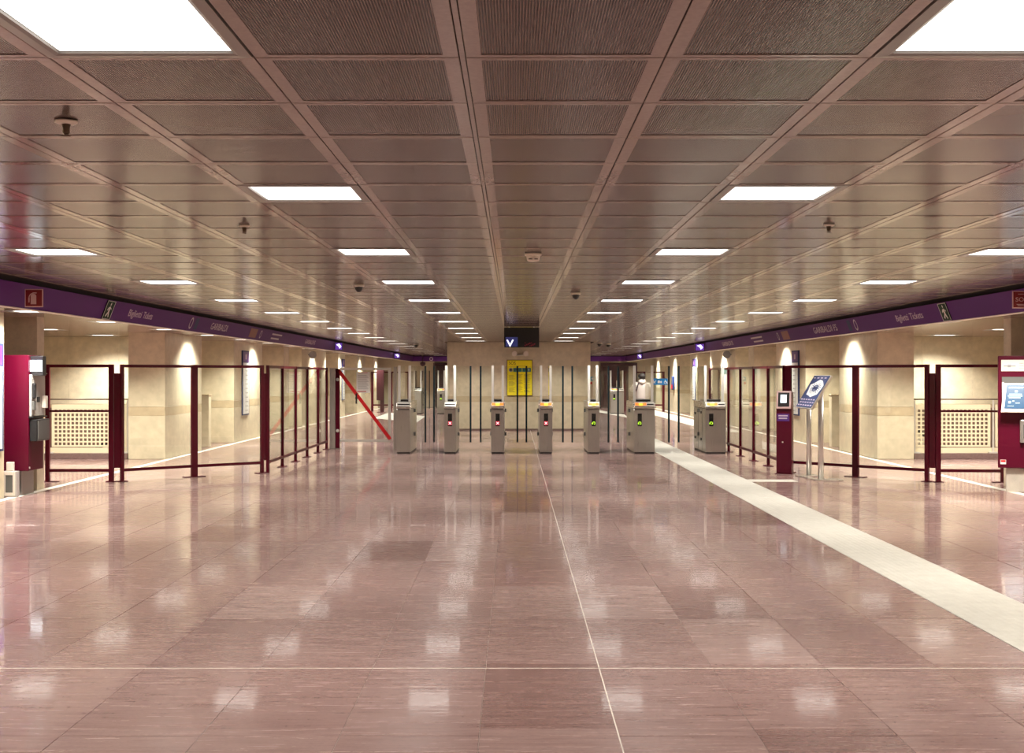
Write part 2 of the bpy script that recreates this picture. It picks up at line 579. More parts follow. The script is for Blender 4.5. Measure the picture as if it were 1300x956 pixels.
# tactile path
tb = MB().box(-0.299, 0.299, -0.299, 0.299, -0.006, 0.002)
tme = tb.mesh('tactile_slab', [M['tactile']])
y = 3.6
while y < 29.6:
    o = link('tactile_slab', tme, floor); o.location = (3.15, y + 0.3, 0); y += 0.6
br = MB().box(3.455, 4.13, 17.9, 18.28, -0.006, 0.0022)
mk('tactile_branch', br, M['tactile'], floor)
for q in ([(5.45, 33.5), (6.25, 33.5), (6.25, 58), (5.45, 58)], [(-5.1, 44.4), (-3.2, 40.4), (-3.37, 46.6), (-5.2, 51)], [(3.45, 52.5), (4.15, 44.8), (4.35, 48.5), (3.55, 57)]):
    mb = MB().prism([(a, b, 0.0005) for a, b in q], (0, 0, 0.002))
    mk('tactile_branch', mb, M['tactile'], floor)
# pale marble strips along the pillars
for x0, y0, y1 in ((PL + 0.02, 6, ENDY - 2), (PR - 0.14, 6, ENDY - 2)):
    mb = MB().box(x0, x0 + 0.12, y0, y1, -0.003, 0.0015)
    mk('marble_strip', mb, M['pale_line'], floor)

# ------------------------------------------------------------------ ceiling of the hall
offs = [0.3, 0.9, 1.5, 2.1, 2.7, 3.3, 3.9, 4.5]
cx = sorted([XC - a for a in offs] + [XC + a for a in offs])
cx = [BL + 0.06] + cx + [BR - 0.06]
cb = MB().box(BL - 0.1, BR + 0.1, REAR, ENDY + 0.2, CZ + 0.03, CZ + 0.25)
ceiling = struct(mk('ceiling', cb, M['ceil_dark']))
def panel_geo(mb, x0, x1, y0, y1, z, sx=0.045, sy=0.026):
    n = len(mb.v)
    def ring(a0, a1, b0, b1, zz): mb.v.extend([(a0, b0, zz), (a1, b0, zz), (a1, b1, zz), (a0, b1, zz)])
    ring(x0, x1, y0, y1, z + 0.02)
    ring(x0, x1, y0, y1, z + 0.0015)
    e = 0.002
    ring(x0 + e, x1 - e, y0 + e, y1 - e, z)
    ring(x0 + sx, x1 - sx, y0 + sy, y1 - sy, z)
    ring(x0 + sx, x1 - sx, y0 + sy, y1 - sy, z + 0.0025)
    for l in range(4):
        for q in range(4):
            q2 = (q + 1) % 4
            mb.face((n + 4 * l + q, n + 4 * l + q2, n + 4 * l + 4 + q2, n + 4 * l + 4 + q), 0)
    mb.face((n + 16, n + 17, n + 18, n + 19), 1)
inner_cols = [(XC - 1.5, XC - 0.9), (XC + 0.9, XC + 1.5)]
outer_cols = [(XC - 3.9, XC - 3.3), (XC + 3.3, XC + 3.9)]
def has_light(x0, x1, r):
    if r not in LROWS: return False
    xm = (x0 + x1) / 2
    if any(a < xm < b for a, b in inner_cols): return ROW0 + ROWD * r < WALLY - 0.6
    return any(a < xm < b for a, b in outer_cols)
pc = []
r = -12
while ROW0 + ROWD * r < ENDY:
    y0, y1 = ROW0 + ROWD * r, ROW0 + ROWD * (r + 1)
    for i in range(len(cx) - 1):
        x0, x1 = cx[i], cx[i + 1]
        if y1 > WALLY + 0.05 and x0 > BX0 - 0.25 and x1 < BX1 + 0.25: continue
        if has_light(x0, x1, r): continue
        xm, ym = (x0 + x1) / 2, (y0 + y1) / 2
        vis = y1 > 3.0 and abs(xm) < 655 / F * y1 + 0.35
        pc.append((1.0 / ym ** 3 if vis else 0, x0, x1, y0, y1, i))
    r += 1
pc.sort(key=lambda c: -c[0])
pcache = {}
rest = MB()
for n, (s, x0, x1, y0, y1, i) in enumerate(pc):
    a0 = x0 + (0.019 if abs(x0 - (XC - 0.3)) < 0.01 else 0.002)
    a1, b0, b1 = x1 - 0.002, y0 + 0.0036, y1 - 0.0036
    if n < 300 and s > 0:
        key = round(a1 - a0, 3)
        if key not in pcache:
            mb = MB(); hw, hd = (a1 - a0) / 2, (b1 - b0) / 2
            panel_geo(mb, -hw, hw, -hd, hd, 0)
            pcache[key] = mb.mesh('ceiling_panel', [M['ceil'], M['perf']])
        o = link('ceiling_panel', pcache[key], ceiling)
        o.location = ((a0 + a1) / 2, (b0 + b1) / 2, CZ + random.uniform(0, 0.0008))
    else:
        panel_geo(rest, a0, a1, b0, min(b1, ENDY - 0.01), CZ)
o = mk('ceiling_panel_remainder', rest, [M['ceil'], M['perf']], ceiling); o['kind'] = 'stuff'
cs = MB().box(XC - 0.2985, XC - 0.2835, REAR, WALLY - 0.01, CZ, CZ + 0.03)
mk('cover_strip', cs, M['ceil'], ceiling)

# aisle ceilings
for side, x0, x1 in (('left', -10.6, BL - 0.1), ('right', BR + 0.1, 10.9)):
    o = struct(mk('ceiling', MB().box(x0, x1, REAR, ENDY + 0.2, AZ + 0.03, AZ + 0.2), M['ceil_dark']))
    mb = MB()
    sg, lx, ro_ = (-1, 5.97, 2.16) if side == 'left' else (1, 6.26, 2.24)
    xs = [4.94 if side == 'left' else 5.385, lx - 0.86, lx - 0.3, lx + 0.3, lx + 0.9, lx + 1.5, lx + ro_ - 0.3, lx + ro_ + 0.3, lx + ro_ + 0.9, lx + ro_ + 1.5, lx + 4.4]
    xs = sorted(sg * v for v in xs)
    r = 3
    while ROW0 + ROWD * r < ENDY:
        for a, b in zip(xs[:-1], xs[1:]):
            am = abs((a + b) / 2)
            if r in LROWS and (abs(am - lx) < 0.1 or (abs(am - lx - ro_) < 0.1 and 18 < ROW0 + ROWD * (r + .5) < 25)): continue
            mb.box(a + 0.002, b - 0.002, ROW0 + ROWD * r + 0.003, min(ENDY, ROW0 + ROWD * (r + 1)) - 0.003, AZ, AZ + 0.02)
        r += 1
    s = mk('ceiling_panel_field', mb, M['aisle_ceil'] if 'aisle_ceil' in M else M['ceil'], o); s['kind'] = 'stuff'

# ------------------------------------------------------------------ ceiling lights
def light_master(name, dm, power):
    t = thing(name, 'light', 'ceiling light')
    mb = MB(); n = 0
    O, A = 0.2965, 0.252
    def ring(h, zz): mb.v.extend([(-h, -h, zz), (h, -h, zz), (h, h, zz), (-h, h, zz)])
    ring(O, 0.02); ring(O, -0.002); ring(A + 0.012, -0.004); ring(A, 0.0); ring(A - 0.003, 0.010)
    for l in range(4):
        for q in range(4):
            q2 = (q + 1) % 4
            mb.face((4 * l + q, 4 * l + q2, 4 * l + 4 + q2, 4 * l + 4 + q))
    mk('frame', mb, M['bezel'], t)
    d = MB().quad((-A + 0.005, -A + 0.005, 0.007), (-A + 0.005, A - 0.005, 0.007), (A - 0.005, A - 0.005, 0.007), (A - 0.005, -A + 0.005, 0.007))
    me = bpy.data.meshes.new('diffuser')
    me.from_pydata(d.v, [], d.f); me.materials.append(dm)
    link('diffuser', me, t)
    ld = bpy.data.lights.new('panel_light', 'AREA')
    ld.shape = 'SQUARE'; ld.size = 0.49; ld.color = LAMP_COL; ld.energy = power; ld.spread = R(SPREAD if power == LAMP_W else 130.0)
    lo = link('panel_light', ld, t); lo.location = (0, 0, 0.004)
    return t
hall_light = light_master('ceiling_light', M['lamp'], LAMP_W)
aisle_light = light_master('ceiling_light', M['lamp_aisle'], AISLE_W)
used = {'h': False, 'a': False}
def place_light(kind, x, y, z, label, group):
    src = hall_light if kind == 'h' else aisle_light
    o = src if not used[kind] else copy_tree(src)
    used[kind] = True
    o.location = (x, y, z)
    tag(o, label, 'ceiling light', group)
for (cols, where, lim) in ((inner_cols, 'inner', WALLY - 0.6), (outer_cols, 'outer', ENDY)):
    for ci, (a, b) in enumerate(cols):
        side = 'left' if ci == 0 else 'right'
        n = 0; hid = 0
        for r in LROWS:
            y = ROW0 + ROWD * (r + 0.5)
            if y > lim or y < REAR: continue
            x = (a + b) / 2
            seen = y > 3.0 and abs(x) < 650 / F * y + 0.2
            if seen:
                lab = f'square white ceiling light, {ORD[n]} from the camera in the {where} {side} row'
                n += 1
            else:
                lab = f'square ceiling light out of the picture, {where} {side} row, {ORD[hid]} counted from the rear wall'
                hid += 1
            place_light('h', x, y, CZ, lab, f'{where} {side} row of ceiling lights')
for side, x in (('left', -5.97), ('right', 6.26)):
    n = 0; hid = 0
    for r in LROWS:
        y = ROW0 + ROWD * (r + 0.5)
        if y < 3 or y > ENDY - 1.5: continue
        seen = abs(x) - 0.25 < 650 / F * y
        if seen:
            lab = f'small bright light over the {side} aisle behind the purple band, {ORD[n]} from the camera'; n += 1
        else:
            lab = f'light over the {side} aisle out of the picture, {ORD[hid]} counted from the rear'; hid += 1
        place_light('a', x, y, AZ, lab, f'{side} aisle lights beside the pillars')
    for n, y in enumerate((18.29, 21.29, 24.29)):
        place_light('a', x + (-2.16 if side == 'left' else 2.24), y, AZ, f'square light over the {side} stair recess, {ORD[n]} from the camera', f'lights over the {side} stair recess')

# ------------------------------------------------------------------ walls
def slab_wall(name, x0, x1, y, depth, zs, mats, nx, face=-1):
    """wall faced with stone slabs (parts) in courses; the slabs stand in front of a core"""
    core = struct(mk(name, MB().box(x0, x1, y + 0.03, y + depth, 0, zs[-1] + 0.1), M['render_wall']))
    w_ = (x1 - x0) / nx
    cache = {}
    for k in range(len(zs) - 1):
        me = MB().box(-w_ / 2 + 0.0015, w_ / 2 - 0.0015, 0, 0.03, zs[k] + 0.0015, zs[k + 1] - 0.0015).mesh('stone_slab', [mats[k]], bev=0.002, seg=1)
        for i in range(nx):
            o = link('stone_slab', me, core); o.location = (x0 + w_ * (i + 0.5), y, 0)
    return core
ZC = [0.0, 0.80, 0.965, CZ]
wb = slab_wall('wall_back', BX0, BX1, WALLY, ENDY - WALLY, ZC, [M['stone'], M['stone_band'], M['stone']], 4)
struct(mk('baseboard_back', MB().box(BX0, BX1, WALLY - 0.012, WALLY, 0, 0.05), M['stone_dark']))
struct(mk('wall_end', MB().box(-8, 8.3, ENDY, ENDY + 0.2, 0, CZ + 0.1), M['render_wall']))
struct(mk('wall_rear', MB().box(-11, 11.2, REAR - 0.2, REAR, 0, CZ + 0.1), M['render_wall']))

def side_walls(side, sgn, face):
    outer = face - sgn * -3.6 if False else face + sgn * 3.7
    # outer wall of the stair recess, its back wall and the wall behind the further pillars
    a, b = sorted((outer, outer + sgn * 0.3))
    o = struct(mk('wall_' + side, MB().box(a, b, REAR, 25.2, 0, AZ + 0.05), M['render_wall']))
    a, b = sorted((face + sgn * 0.62, outer))
    w_ = (b - a) / 3
    back = MB()
    for k, mm in ((0, M['stone']), (1, M['stone_band']), (2, M['stone'])):
        zz = [0, 0.80, 0.965, AZ]
        me = MB().box(-w_ / 2 + 0.0015, w_ / 2 - 0.0015, -0.03, 0, zz[k] + 0.001, zz[k + 1] - 0.001).mesh('stone_slab', [mm], bev=0.002, seg=1)
        for i in range(3):
            s = link('stone_slab', me, o); s.location = (a + w_ * (i + 0.5), 25.22, 0)
    mk('recess_wall', MB().box(a, b, 25.22, 25.5, 0, AZ + 0.05), M['render_wall'], o)
    a, b = sorted((face + sgn * 1.0, face + sgn * 1.25))
    mk('aisle_wall', MB().box(a, b, 25.4, ENDY, 0, AZ + 0.05), M['render_wall'], o)

PILLARS = [(REAR + 0.1, 15.55, 1.1), (22.72, 25.38, 0.68), (28.3, 31.5, 1.05), (34.4, 35.2, 1.05), (37.3, 42.1, 1.05),
           (45.1, 46.9, 1.05), (50.6, 53.2, 1.05), (56.3, 58.3, 1.05)]
for side, sgn, face in (('left', -1, PL), ('right', 1, PR)):
    side_walls(side, sgn, face)
    for n, (y0, y1, dep) in enumerate(PILLARS):
        e = bpy.data.objects.new('stone_pillar', None); COL.objects.link(e); e.empty_display_size = 0.1
        e.location = (face, y0, 0)
        struct(e)
        x0, x1 = sorted((face, face + sgn * dep))
        for nm, z0, z1, mm in (('lower_slab', 0, 0.80, 'stone'), ('tan_course', 0.80, 0.965, 'stone_band'), ('upper_slab', 0.965, AZ + 0.02, 'stone')):
            L = 0.0012
            mk(nm, MB().box(x0, x1, y0, y1, z0 + L, z1 - L), M[mm], e, True, bev=0.004, seg=1)
# screen walls beside the machines
for side, x0, x1, y0, y1 in (('left', -7.05, -6.42, 16.55, 16.8), ('right', 6.86, 7.6, 17.0, 17.25)):
    struct(mk('wall_' + side, MB().box(x0, x1, y0, y1, 0, AZ + 0.02), M['stone'], bev=0.004, seg=1))
# low parapets in the recess between the first two pillars beyond the gates
for side, sgn, face in (('left', -1, PL), ('right', 1, PR)):
    x0, x1 = sorted((face + sgn * 0.16, face + sgn * 0.95))
    p_ = thing('parapet', f'low beige stone parapet standing in the recess between {side} pillars', 'parapet', ((x0 + x1) / 2, 26.7, 0))
    mk('body', MB().box(x0, x1, 26.6, 26.82, 0, 1.11), M['stone'], p_, True, bev=0.004, seg=1)
    mk('coping', MB().box(x0 - 0.015, x1 + 0.015, 26.585, 26.835, 1.111, 1.14), M['stone_band'], p_, True, bev=0.003, seg=1)

# ------------------------------------------------------------------ purple bands
BZ0, BZ1 = 2.212, 2.440
LEAN = 0.088                       # the foot of the band stands this much further out than its head
def bp(side, y, z, lift=0.0):
    """point on the leaning face of a band"""
    k = (BZ1 - z) / (BZ1 - BZ0) * LEAN
    n = Vector(((BZ1 - BZ0), 0, -LEAN)).normalized() * lift
    return Vector((BL - k + n.x, y, z + n.z)) if side == 'left' else Vector((BR + k - n.x, y, z + n.z))
def nrm_of(side):
    n = Vector(((BZ1 - BZ0), 0, -LEAN)).normalized()
    return n if side == 'left' else Vector((-n.x, 0, n.z))
UPV = Vector((LEAN, 0, BZ1 - BZ0)).normalized()
AXES['right_of_left'] = ((0, 1, 0), tuple(UPV), tuple(nrm_of('left')))
AXES['left_of_right'] = ((0, -1, 0), (-UPV.x, 0, UPV.z), tuple(nrm_of('right')))
def band(name, side):
    sg = -1 if side == 'left' else 1
    x = BL if side == 'left' else BR
    prof = [(x, BZ1), (x + sg * LEAN, BZ0), (x + sg * 0.15, BZ0), (x + sg * 0.15, BZ1)]
    o = struct(mk(name, MB().prism([(a, REAR, b) for a, b in prof], (0, 58.0 - REAR, 0)), M['purple'], bev=0.003, seg=1))
    mk('shadow_gap', MB().box(x + sg * 0.03, x + sg * 0.15, REAR, 58.0, BZ1 + 0.001, CZ + 0.03), M['black_gap'], o)
    mk('lower_lip', MB().box(x + sg * (LEAN - 0.004), x + sg * 0.15, REAR, 57.98, BZ0 - 0.008, BZ0 - 0.001), M['off_white'], o)
    mk('inner_fascia', MB().box(x + sg * 0.151, x + sg * 0.17, REAR, 57.98, BZ0 - 0.008, AZ + 0.03), M['off_white'], o)
    return o
t1 = band('trim_1', 'left')
t2 = band('trim_2', 'right')
t3 = struct(mk('trim_3', MB().box(BL - 0.15, BX0 - 0.01, 58.01, 58.09, BZ0, BZ1), M['purple']))
t4 = struct(mk('trim_4', MB().box(BX1 + 0.01, BR + 0.15, 58.01, 58.09, BZ0, BZ1), M['purple']))
mk('upper_fascia', MB().box(BL - 0.09, BX0 - 0.01, 58.02, 58.09, BZ1 + 0.001, CZ + 0.02), M['black_gap'], t3)
mk('upper_fascia', MB().box(BX1 + 0.01, BR + 0.09, 58.02, 58.09, BZ1 + 0.001, CZ + 0.02), M['black_gap'], t4)

# lettering and marks printed on the bands
def word(tr, side, body, y0, y1, h, z=None, mat='letter', nm='lettering'):
    text(nm, body, h, M[mat], tr, bp(side, (y0 + y1) / 2, z or 2.325, 0.0012), 'right_of_left' if side == 'left' else 'left_of_right', abs(y1 - y0))
def patch(tr, side, y0, y1, z0, z1, mat, nm='printed_mark'):
    return mk(nm, MB().prism([bp(side, y0, z0, 0.0006), bp(side, y1, z0, 0.0006), bp(side, y1, z1, 0.0006), bp(side, y0, z1, 0.0006)], nrm_of(side) * 0.0015), M[mat], tr)
def ringmark(tr, side, y, z, r0, r1, mat, nm='ring_symbol'):
    mb = MB(); sg = 24
    for k in range(sg):
        a = 2 * PI * k / sg
        for r_ in (r0, r1):
            mb.v.append(tuple(bp(side, y + r_ * math.cos(a), z + r_ * math.sin(a), 0.0025)))
    for k in range(sg):
        j = (k + 1) % sg
        mb.face((2 * k, 2 * j, 2 * j + 1, 2 * k + 1))
    return mk(nm, mb, M[mat], tr)
for tr, side, rows in ((t1, 'left', dict(bt=(15.3, 16.3), ring=18.25, sq=18.55, gar=(19.45, 20.55), more=(22.3, 22.9), two=(24.3, 25.3), gar2=(28.2, 29.6))),
                       (t2, 'right', dict(bt=(15.8, 16.9), ring=18.9, sq=19.25, gar=(20.0, 21.55), more=(23.5, 24.1), two=(26.0, 27.2), gar2=(29.5, 31)))):
    a, b = rows['bt']
    m_ = (a + b) / 2
    if side == 'left':
        word(tr, side, 'Biglietti', a, m_ + 0.02, 0.13); word(tr, side, 'Tickets', m_ + 0.1, b, 0.13)
    else:
        word(tr, side, 'Biglietti', m_ + 0.04, b, 0.13); word(tr, side, 'Tickets', a, m_ - 0.04, 0.13)
    ringmark(tr, side, rows['ring'], 2.325, 0.06, 0.085, 'letter')
    patch(tr, side, rows['sq'] - 0.09, rows['sq'] + 0.09, 2.245, 2.410, 'navy')
    word(tr, side, 'GARIBALDI FS' if side == 'right' else 'GARIBALDI', *rows['gar'], 0.16)
    patch(tr, side, *rows['more'], 2.245, 2.405, 'red_sign')
    ringmark(tr, side, rows['more'][1] + 0.35, 2.325, 0.055, 0.075, 'letter')
    a, b = rows['two']
    patch(tr, side, a, b, 2.35, 2.38, 'letter'); patch(tr, side, a, b - 0.2, 2.27, 2.30, 'letter')
    word(tr, side, 'GARIBALDI FS', *rows['gar2'], 0.15)

# emergency exit signs on the bands
def exit_sign(side, y0, y1):
    t = thing('emergency_exit_sign', f'dark green emergency exit sign with white running figure on the {side} purple band', 'exit sign', bp(side, y0, BZ0))
    nv = nrm_of(side)
    zl, zh = BZ0 + 0.006, BZ1 - 0.010
    mk('panel', MB().prism([bp(side, y0, zl, 0.001), bp(side, y1, zl, 0.001), bp(side, y1, zh, 0.001), bp(side, y0, zh, 0.001)], nv * 0.012), M['green_sign'], t, True)
    W = y1 - y0
    def P(u, v):                                   # u 0..1 along reading direction, v 0..1 up
        return bp(side, y0 + u * W if side == 'left' else y1 - u * W, zl + v * (zh - zl), 0.0135)
    mb = MB()
    off = nv * 0.002
    for poly in ([(0.46, .82), (0.52, .92), (0.58, .82), (0.52, .72)], [(0.38, .66), (0.56, .70), (0.60, .40), (0.46, .38)],
                 [(0.46, .42), (0.58, .42), (0.72, .14), (0.64, .10)], [(0.46, .42), (0.54, .38), (0.34, .12), (0.26, .2)],
                 [(0.54, .68), (0.58, .62), (0.74, .52), (0.72, .60)], [(0.38, .66), (0.42, .60), (0.30, .46), (0.26, .52)]):
        mb.prism([P(*q) for q in poly], off)
    mk('running_figure', mb, M['white'], t, True)
    mb = MB()
    e = 0.012
    for u0, u1, v0, v1 in ((0, 1, 0, .025), (0, 1, .975, 1), (0, .03, 0, 1), (.97, 1, 0, 1)):
        mb.prism([P(u0, v0), P(u1, v0), P(u1, v1), P(u0, v1)], off)
    mk('border', mb, M['white'], t, True)
exit_sign('left', 14.38, 14.65)
exit_sign('right', 14.84, 15.11)

# red flag signs
def flag_sign(name, label, x0, x1, y, z0, z1):
    t = thing(name, label, 'sign', (x0, y, z0))
    mk('border', MB().box(x0, x1, y, y + 0.012, z0, z1), M['pinkish'], t, True, bev=0.002, seg=1)
    mk('panel', MB().box(x0 + 0.009, x1 - 0.009, y - 0.002, y, z0 + 0.009, z1 - 0.009), M['red_sign'], t, True)
    return t
t = flag_sign('fire_extinguisher_sign', 'square red sign with pale fire extinguisher symbol on the left band', -4.735, -4.56, 11.9, 2.21, 2.385)
cx_, cz_ = -4.65, 2.29
mb = MB()
pts = []
for k in range(9):
    a = PI * k / 8
    pts.append((cx_ + 0.027 * math.cos(a), 11.896, cz_ + 0.028 + 0.02 * math.sin(a)))
pts += [(cx_ - 0.027, 11.896, cz_ - 0.052), (cx_ + 0.027, 11.896, cz_ - 0.052)]
mb.prism(pts, (0, 0.002, 0))
mb.box(cx_ - 0.008, cx_ + 0.03, 11.896, 11.898, cz_ + 0.052, cz_ + 0.062)
for k in range(6):
    a0, a1 = PI / 2 + k * PI / 12, PI / 2 + (k + 1) * PI / 12
    rr, r2 = 0.05, 0.042
    mb.prism([(cx_ + rr * math.cos(a0) * .95, 11.896, cz_ + 0.008 + rr * math.sin(a0)), (cx_ + rr * math.cos(a1) * .95, 11.896, cz_ + 0.008 + rr * math.sin(a1)),
              (cx_ + r2 * math.cos(a1) * .95, 11.896, cz_ + 0.008 + r2 * math.sin(a1)), (cx_ + r2 * math.cos(a0) * .95, 11.896, cz_ + 0.008 + r2 * math.sin(a0))], (0, 0.002, 0))
mb.box(cx_ - 0.05, cx_ - 0.038, 11.896, 11.898, cz_ - 0.035, cz_ + 0.01)
mk('extinguisher_symbol', mb, M['pinkish'], t, True)
t = flag_sign('help_sign', 'red square sign reading SOS at the right end of the right purple band', 5.02, 5.195, 12.4, 2.225, 2.40)
text('lettering', 'SOS', 0.062, M['pinkish'], t, (5.108, 12.396, 2.312), width=0.115, world=True)
mk('small_print', MB().box(5.06, 5.155, 12.395, 12.397, 2.262, 2.268).box(5.07, 5.145, 12.395, 12.397, 2.249, 2.255).box(5.075, 5.14, 12.395, 12.397, 2.365, 2.371), M['pinkish'], t, True)

# projecting lit signs
def lit_sign(label, x0, x1, y, edge, wall_left):
    t = thing('lit_sign', label, 'sign', ((x0 + x1) / 2, y, 2.2))
    mk('case', MB().box(x0, x1, y, y + 0.12, 2.215, 2.42), M[edge], t, True, bev=0.004, seg=1)
    xa, xb = x0 + 0.02, x1 - 0.02
    mk('violet_face', MB().box(xa, xb, y - 0.006, y, 2.23, 2.405), M['sign_violet'], t, True)
    w_ = xb - xa
    mb = MB()
    mb.prism([(xa + w_ * .12, y - 0.009, 2.36), (xa + w_ * .6, y - 0.009, 2.39), (xa + w_ * .9, y - 0.009, 2.31), (xa + w_ * .6, y - 0.009, 2.25), (xa + w_ * .5, y - 0.009, 2.31)], (0, 0.003, 0))
    mk('arrow', mb, M['sign_lit'], t, True)
lit_sign('small lit violet and white arrow sign projecting from the left band before the gates', -4.748, -4.53, 32.5, 'black', True)
lit_sign('small lit white and violet sign with dark red edge on the right band', 4.93, 5.198, 33.6, 'burg', False)
lit_sign('tiny lit violet sign projecting from the left band beyond the gates', -4.748, -4.50, 48.5, 'black', True)
lit_sign('tiny lit violet sign projecting from the right band beyond the gates', 4.98, 5.198, 50.0, 'black', False)
# ring symbol on the band across the end of the left corridor
ro = MB(); sg = 24
for k in range(sg):
    a = 2 * PI * k / sg
    ro.v += [(-3.92 + 0.055 * math.cos(a), 57.995, 2.32 + 0.055 * math.sin(a)), (-3.92 + 0.085 * math.cos(a), 57.995, 2.32 + 0.085 * math.sin(a))]
for k in range(sg):
    j = (k + 1) % sg
    ro.face((2 * k, 2 * j, 2 * j + 1, 2 * k + 1))
mk('ring_symbol', ro, M['letter'], t3)

# ------------------------------------------------------------------ station name boards on the pillars
def station_board(side, face, y0, y1, z0, z1, label):
    d = 1 if side == 'left' else -1
    t = thing('line_map_board', label, 'sign', (face, (y0 + y1) / 2, z0))
    def bx(a, b, ya, yb, za, zb):
        a, b = sorted((face + d * a, face + d * b))
        return MB().box(a, b, ya, yb, za, zb)
    mk('frame', bx(0.001, 0.03, y0, y1, z0, z1), M['navy'], t, True, bev=0.003, seg=1)
    mk('panel', bx(0.031, 0.034, y0 + 0.05, y1 - 0.05, z0 + 0.03, z1 - 0.29), M['board_white'], t, True)
    mk('header', bx(0.031, 0.034, y0 + 0.05, y1 - 0.05, z1 - 0.27, z1 - 0.03), M['purple_deep'], t, True)
    ym = (y0 + y1) / 2
    mb = MB()
    a, b = sorted((face + d * 0.0345, face + d * 0.036))
    mb.box(a, b, ym - 0.05, ym - 0.03, z0 + 0.08, z1 - 0.33)
    zz = z0 + 0.1
    while zz < z1 - 0.36:
        mb.box(a, b, ym - 0.075, ym - 0.02, zz, zz + 0.03)
        mb.box(a, b, ym + 0.02, ym + 0.19, zz, zz + 0.022)
        zz += 0.105
    mk('line_diagram', mb, M['grey_print'], t, True)
    mk('header_mark', bx(0.0345, 0.036, ym - 0.07, ym + 0.07, z1 - 0.21, z1 - 0.09), M['letter'], t, True)
station_board('left', PL, 29.08, 29.78, 0.60, 2.14, 'tall narrow white line map with violet header on the left pillar behind the fence')
station_board('right', PR, 28.9, 29.6, 0.60, 2.14, 'tall narrow white line map with violet header on the right pillar behind the lectern')
station_board('left', PL, 45.9, 46.6, 0.62, 2.16, 'far tall line map on the left pillar beyond the gates')
station_board('right', PR, 45.4, 46.1, 0.62, 2.16, 'far tall line map on the right pillar beyond the gates')
station_board('left', PL, 14.75, 15.47, 0.60, 1.95, 'line map board on the pillar cut by the left picture edge')
# loudspeakers, help point and poster on the pillars
for side, face, y in (('left', PL, 38.5), ('right', PR, 38.0)):
    d = 1 if side == 'left' else -1
    t = thing('loudspeaker', f'small grey loudspeaker bracketed high on the {side} pillar', 'loudspeaker', (face, y, 2.19))
    mk('bracket', MB().box(face + d * 0.001, face + d * 0.08, y - 0.02, y + 0.02, 2.18, 2.21), M['grey_dark'], t, True)
    mk('horn', MB().lathe((face + d * 0.16, y - 0.12, 2.19), [(0.05, 0.25), (0.07, 0.16), (0.12, 0.0), (0.1, 0.01)], 16, axis='y'), M['grey_print'], t, True)
t = thing('help_point', 'blue and red help point panel on the far right pillar', 'help point', (PR, 51.6, 0.95))
mk('housing', MB().box(PR - 0.09, PR - 0.001, 51.4, 51.85, 0.95, 1.50), M['help_blue'], t, True, bev=0.02)
mk('red_panel', MB().box(PR - 0.1, PR - 0.091, 51.45, 51.8, 0.98, 1.16), M['red_bar'], t, True)
mk('grille', MB().box(PR - 0.1, PR - 0.091, 51.5, 51.75, 1.25, 1.45), M['grey_dark'], t, True)
t = thing('pillar_poster', 'white poster with teal top and orange stripe on the right pillar', 'poster', (PR, 39.4, 0.98))
mk('sheet', MB().box(PR - 0.012, PR - 0.001, 38.75, 40.15, 0.98, 1.80), M['paper'], t, True)
mk('teal_header', MB().box(PR - 0.015, PR - 0.0125, 38.8, 40.1, 1.58, 1.76), M['teal'], t, True)
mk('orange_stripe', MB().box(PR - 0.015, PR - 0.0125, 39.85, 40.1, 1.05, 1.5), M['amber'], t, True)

# ------------------------------------------------------------------ stair recess balustrades
def perforated_panel(w_, h_, t_, px, pz, hole, margin_top, margin_bot, parentless=True):
    """sheet with real square holes; local, lower left corner at origin, thickness along +y"""
    bm = bmesh.new()
    nx = int((w_ - 0.06) / px); ox = (w_ - nx * px) / 2
    nz = int((h_ - margin_top - margin_bot) / pz); oz = margin_bot
    xs = [0.0]; zs = [0.0]
    hx, hz = [], []
    for i in range(nx):
        a = ox + i * px + (px - hole) / 2
        hx.append((len(xs))); xs += [a, a + hole]
    xs.append(w_)
    for i in range(nz):
        a = oz + i * pz + (pz - hole) / 2
        hz.append((len(zs))); zs += [a, a + hole]
    zs.append(h_)
    holes = {(i, j) for i in hx for j in hz}
    V = [[bm.verts.new((x, 0, z)) for z in zs] for x in xs]
    fs = []
    for i in range(len(xs) - 1):
        for j in range(len(zs) - 1):
            if (i, j) in holes: continue
            fs.append(bm.faces.new((V[i][j], V[i + 1][j], V[i + 1][j + 1], V[i][j + 1])))
    ret = bmesh.ops.extrude_face_region(bm, geom=fs)
    for g in ret['geom']:
        if isinstance(g, bmesh.types.BMVert): g.co.y += t_
    bmesh.ops.recalc_face_normals(bm, faces=bm.faces)
    me = bpy.data.meshes.new('perforated_panel')
    bm.to_mesh(me); bm.free()
    me.materials.append(M['cream'])
    return me

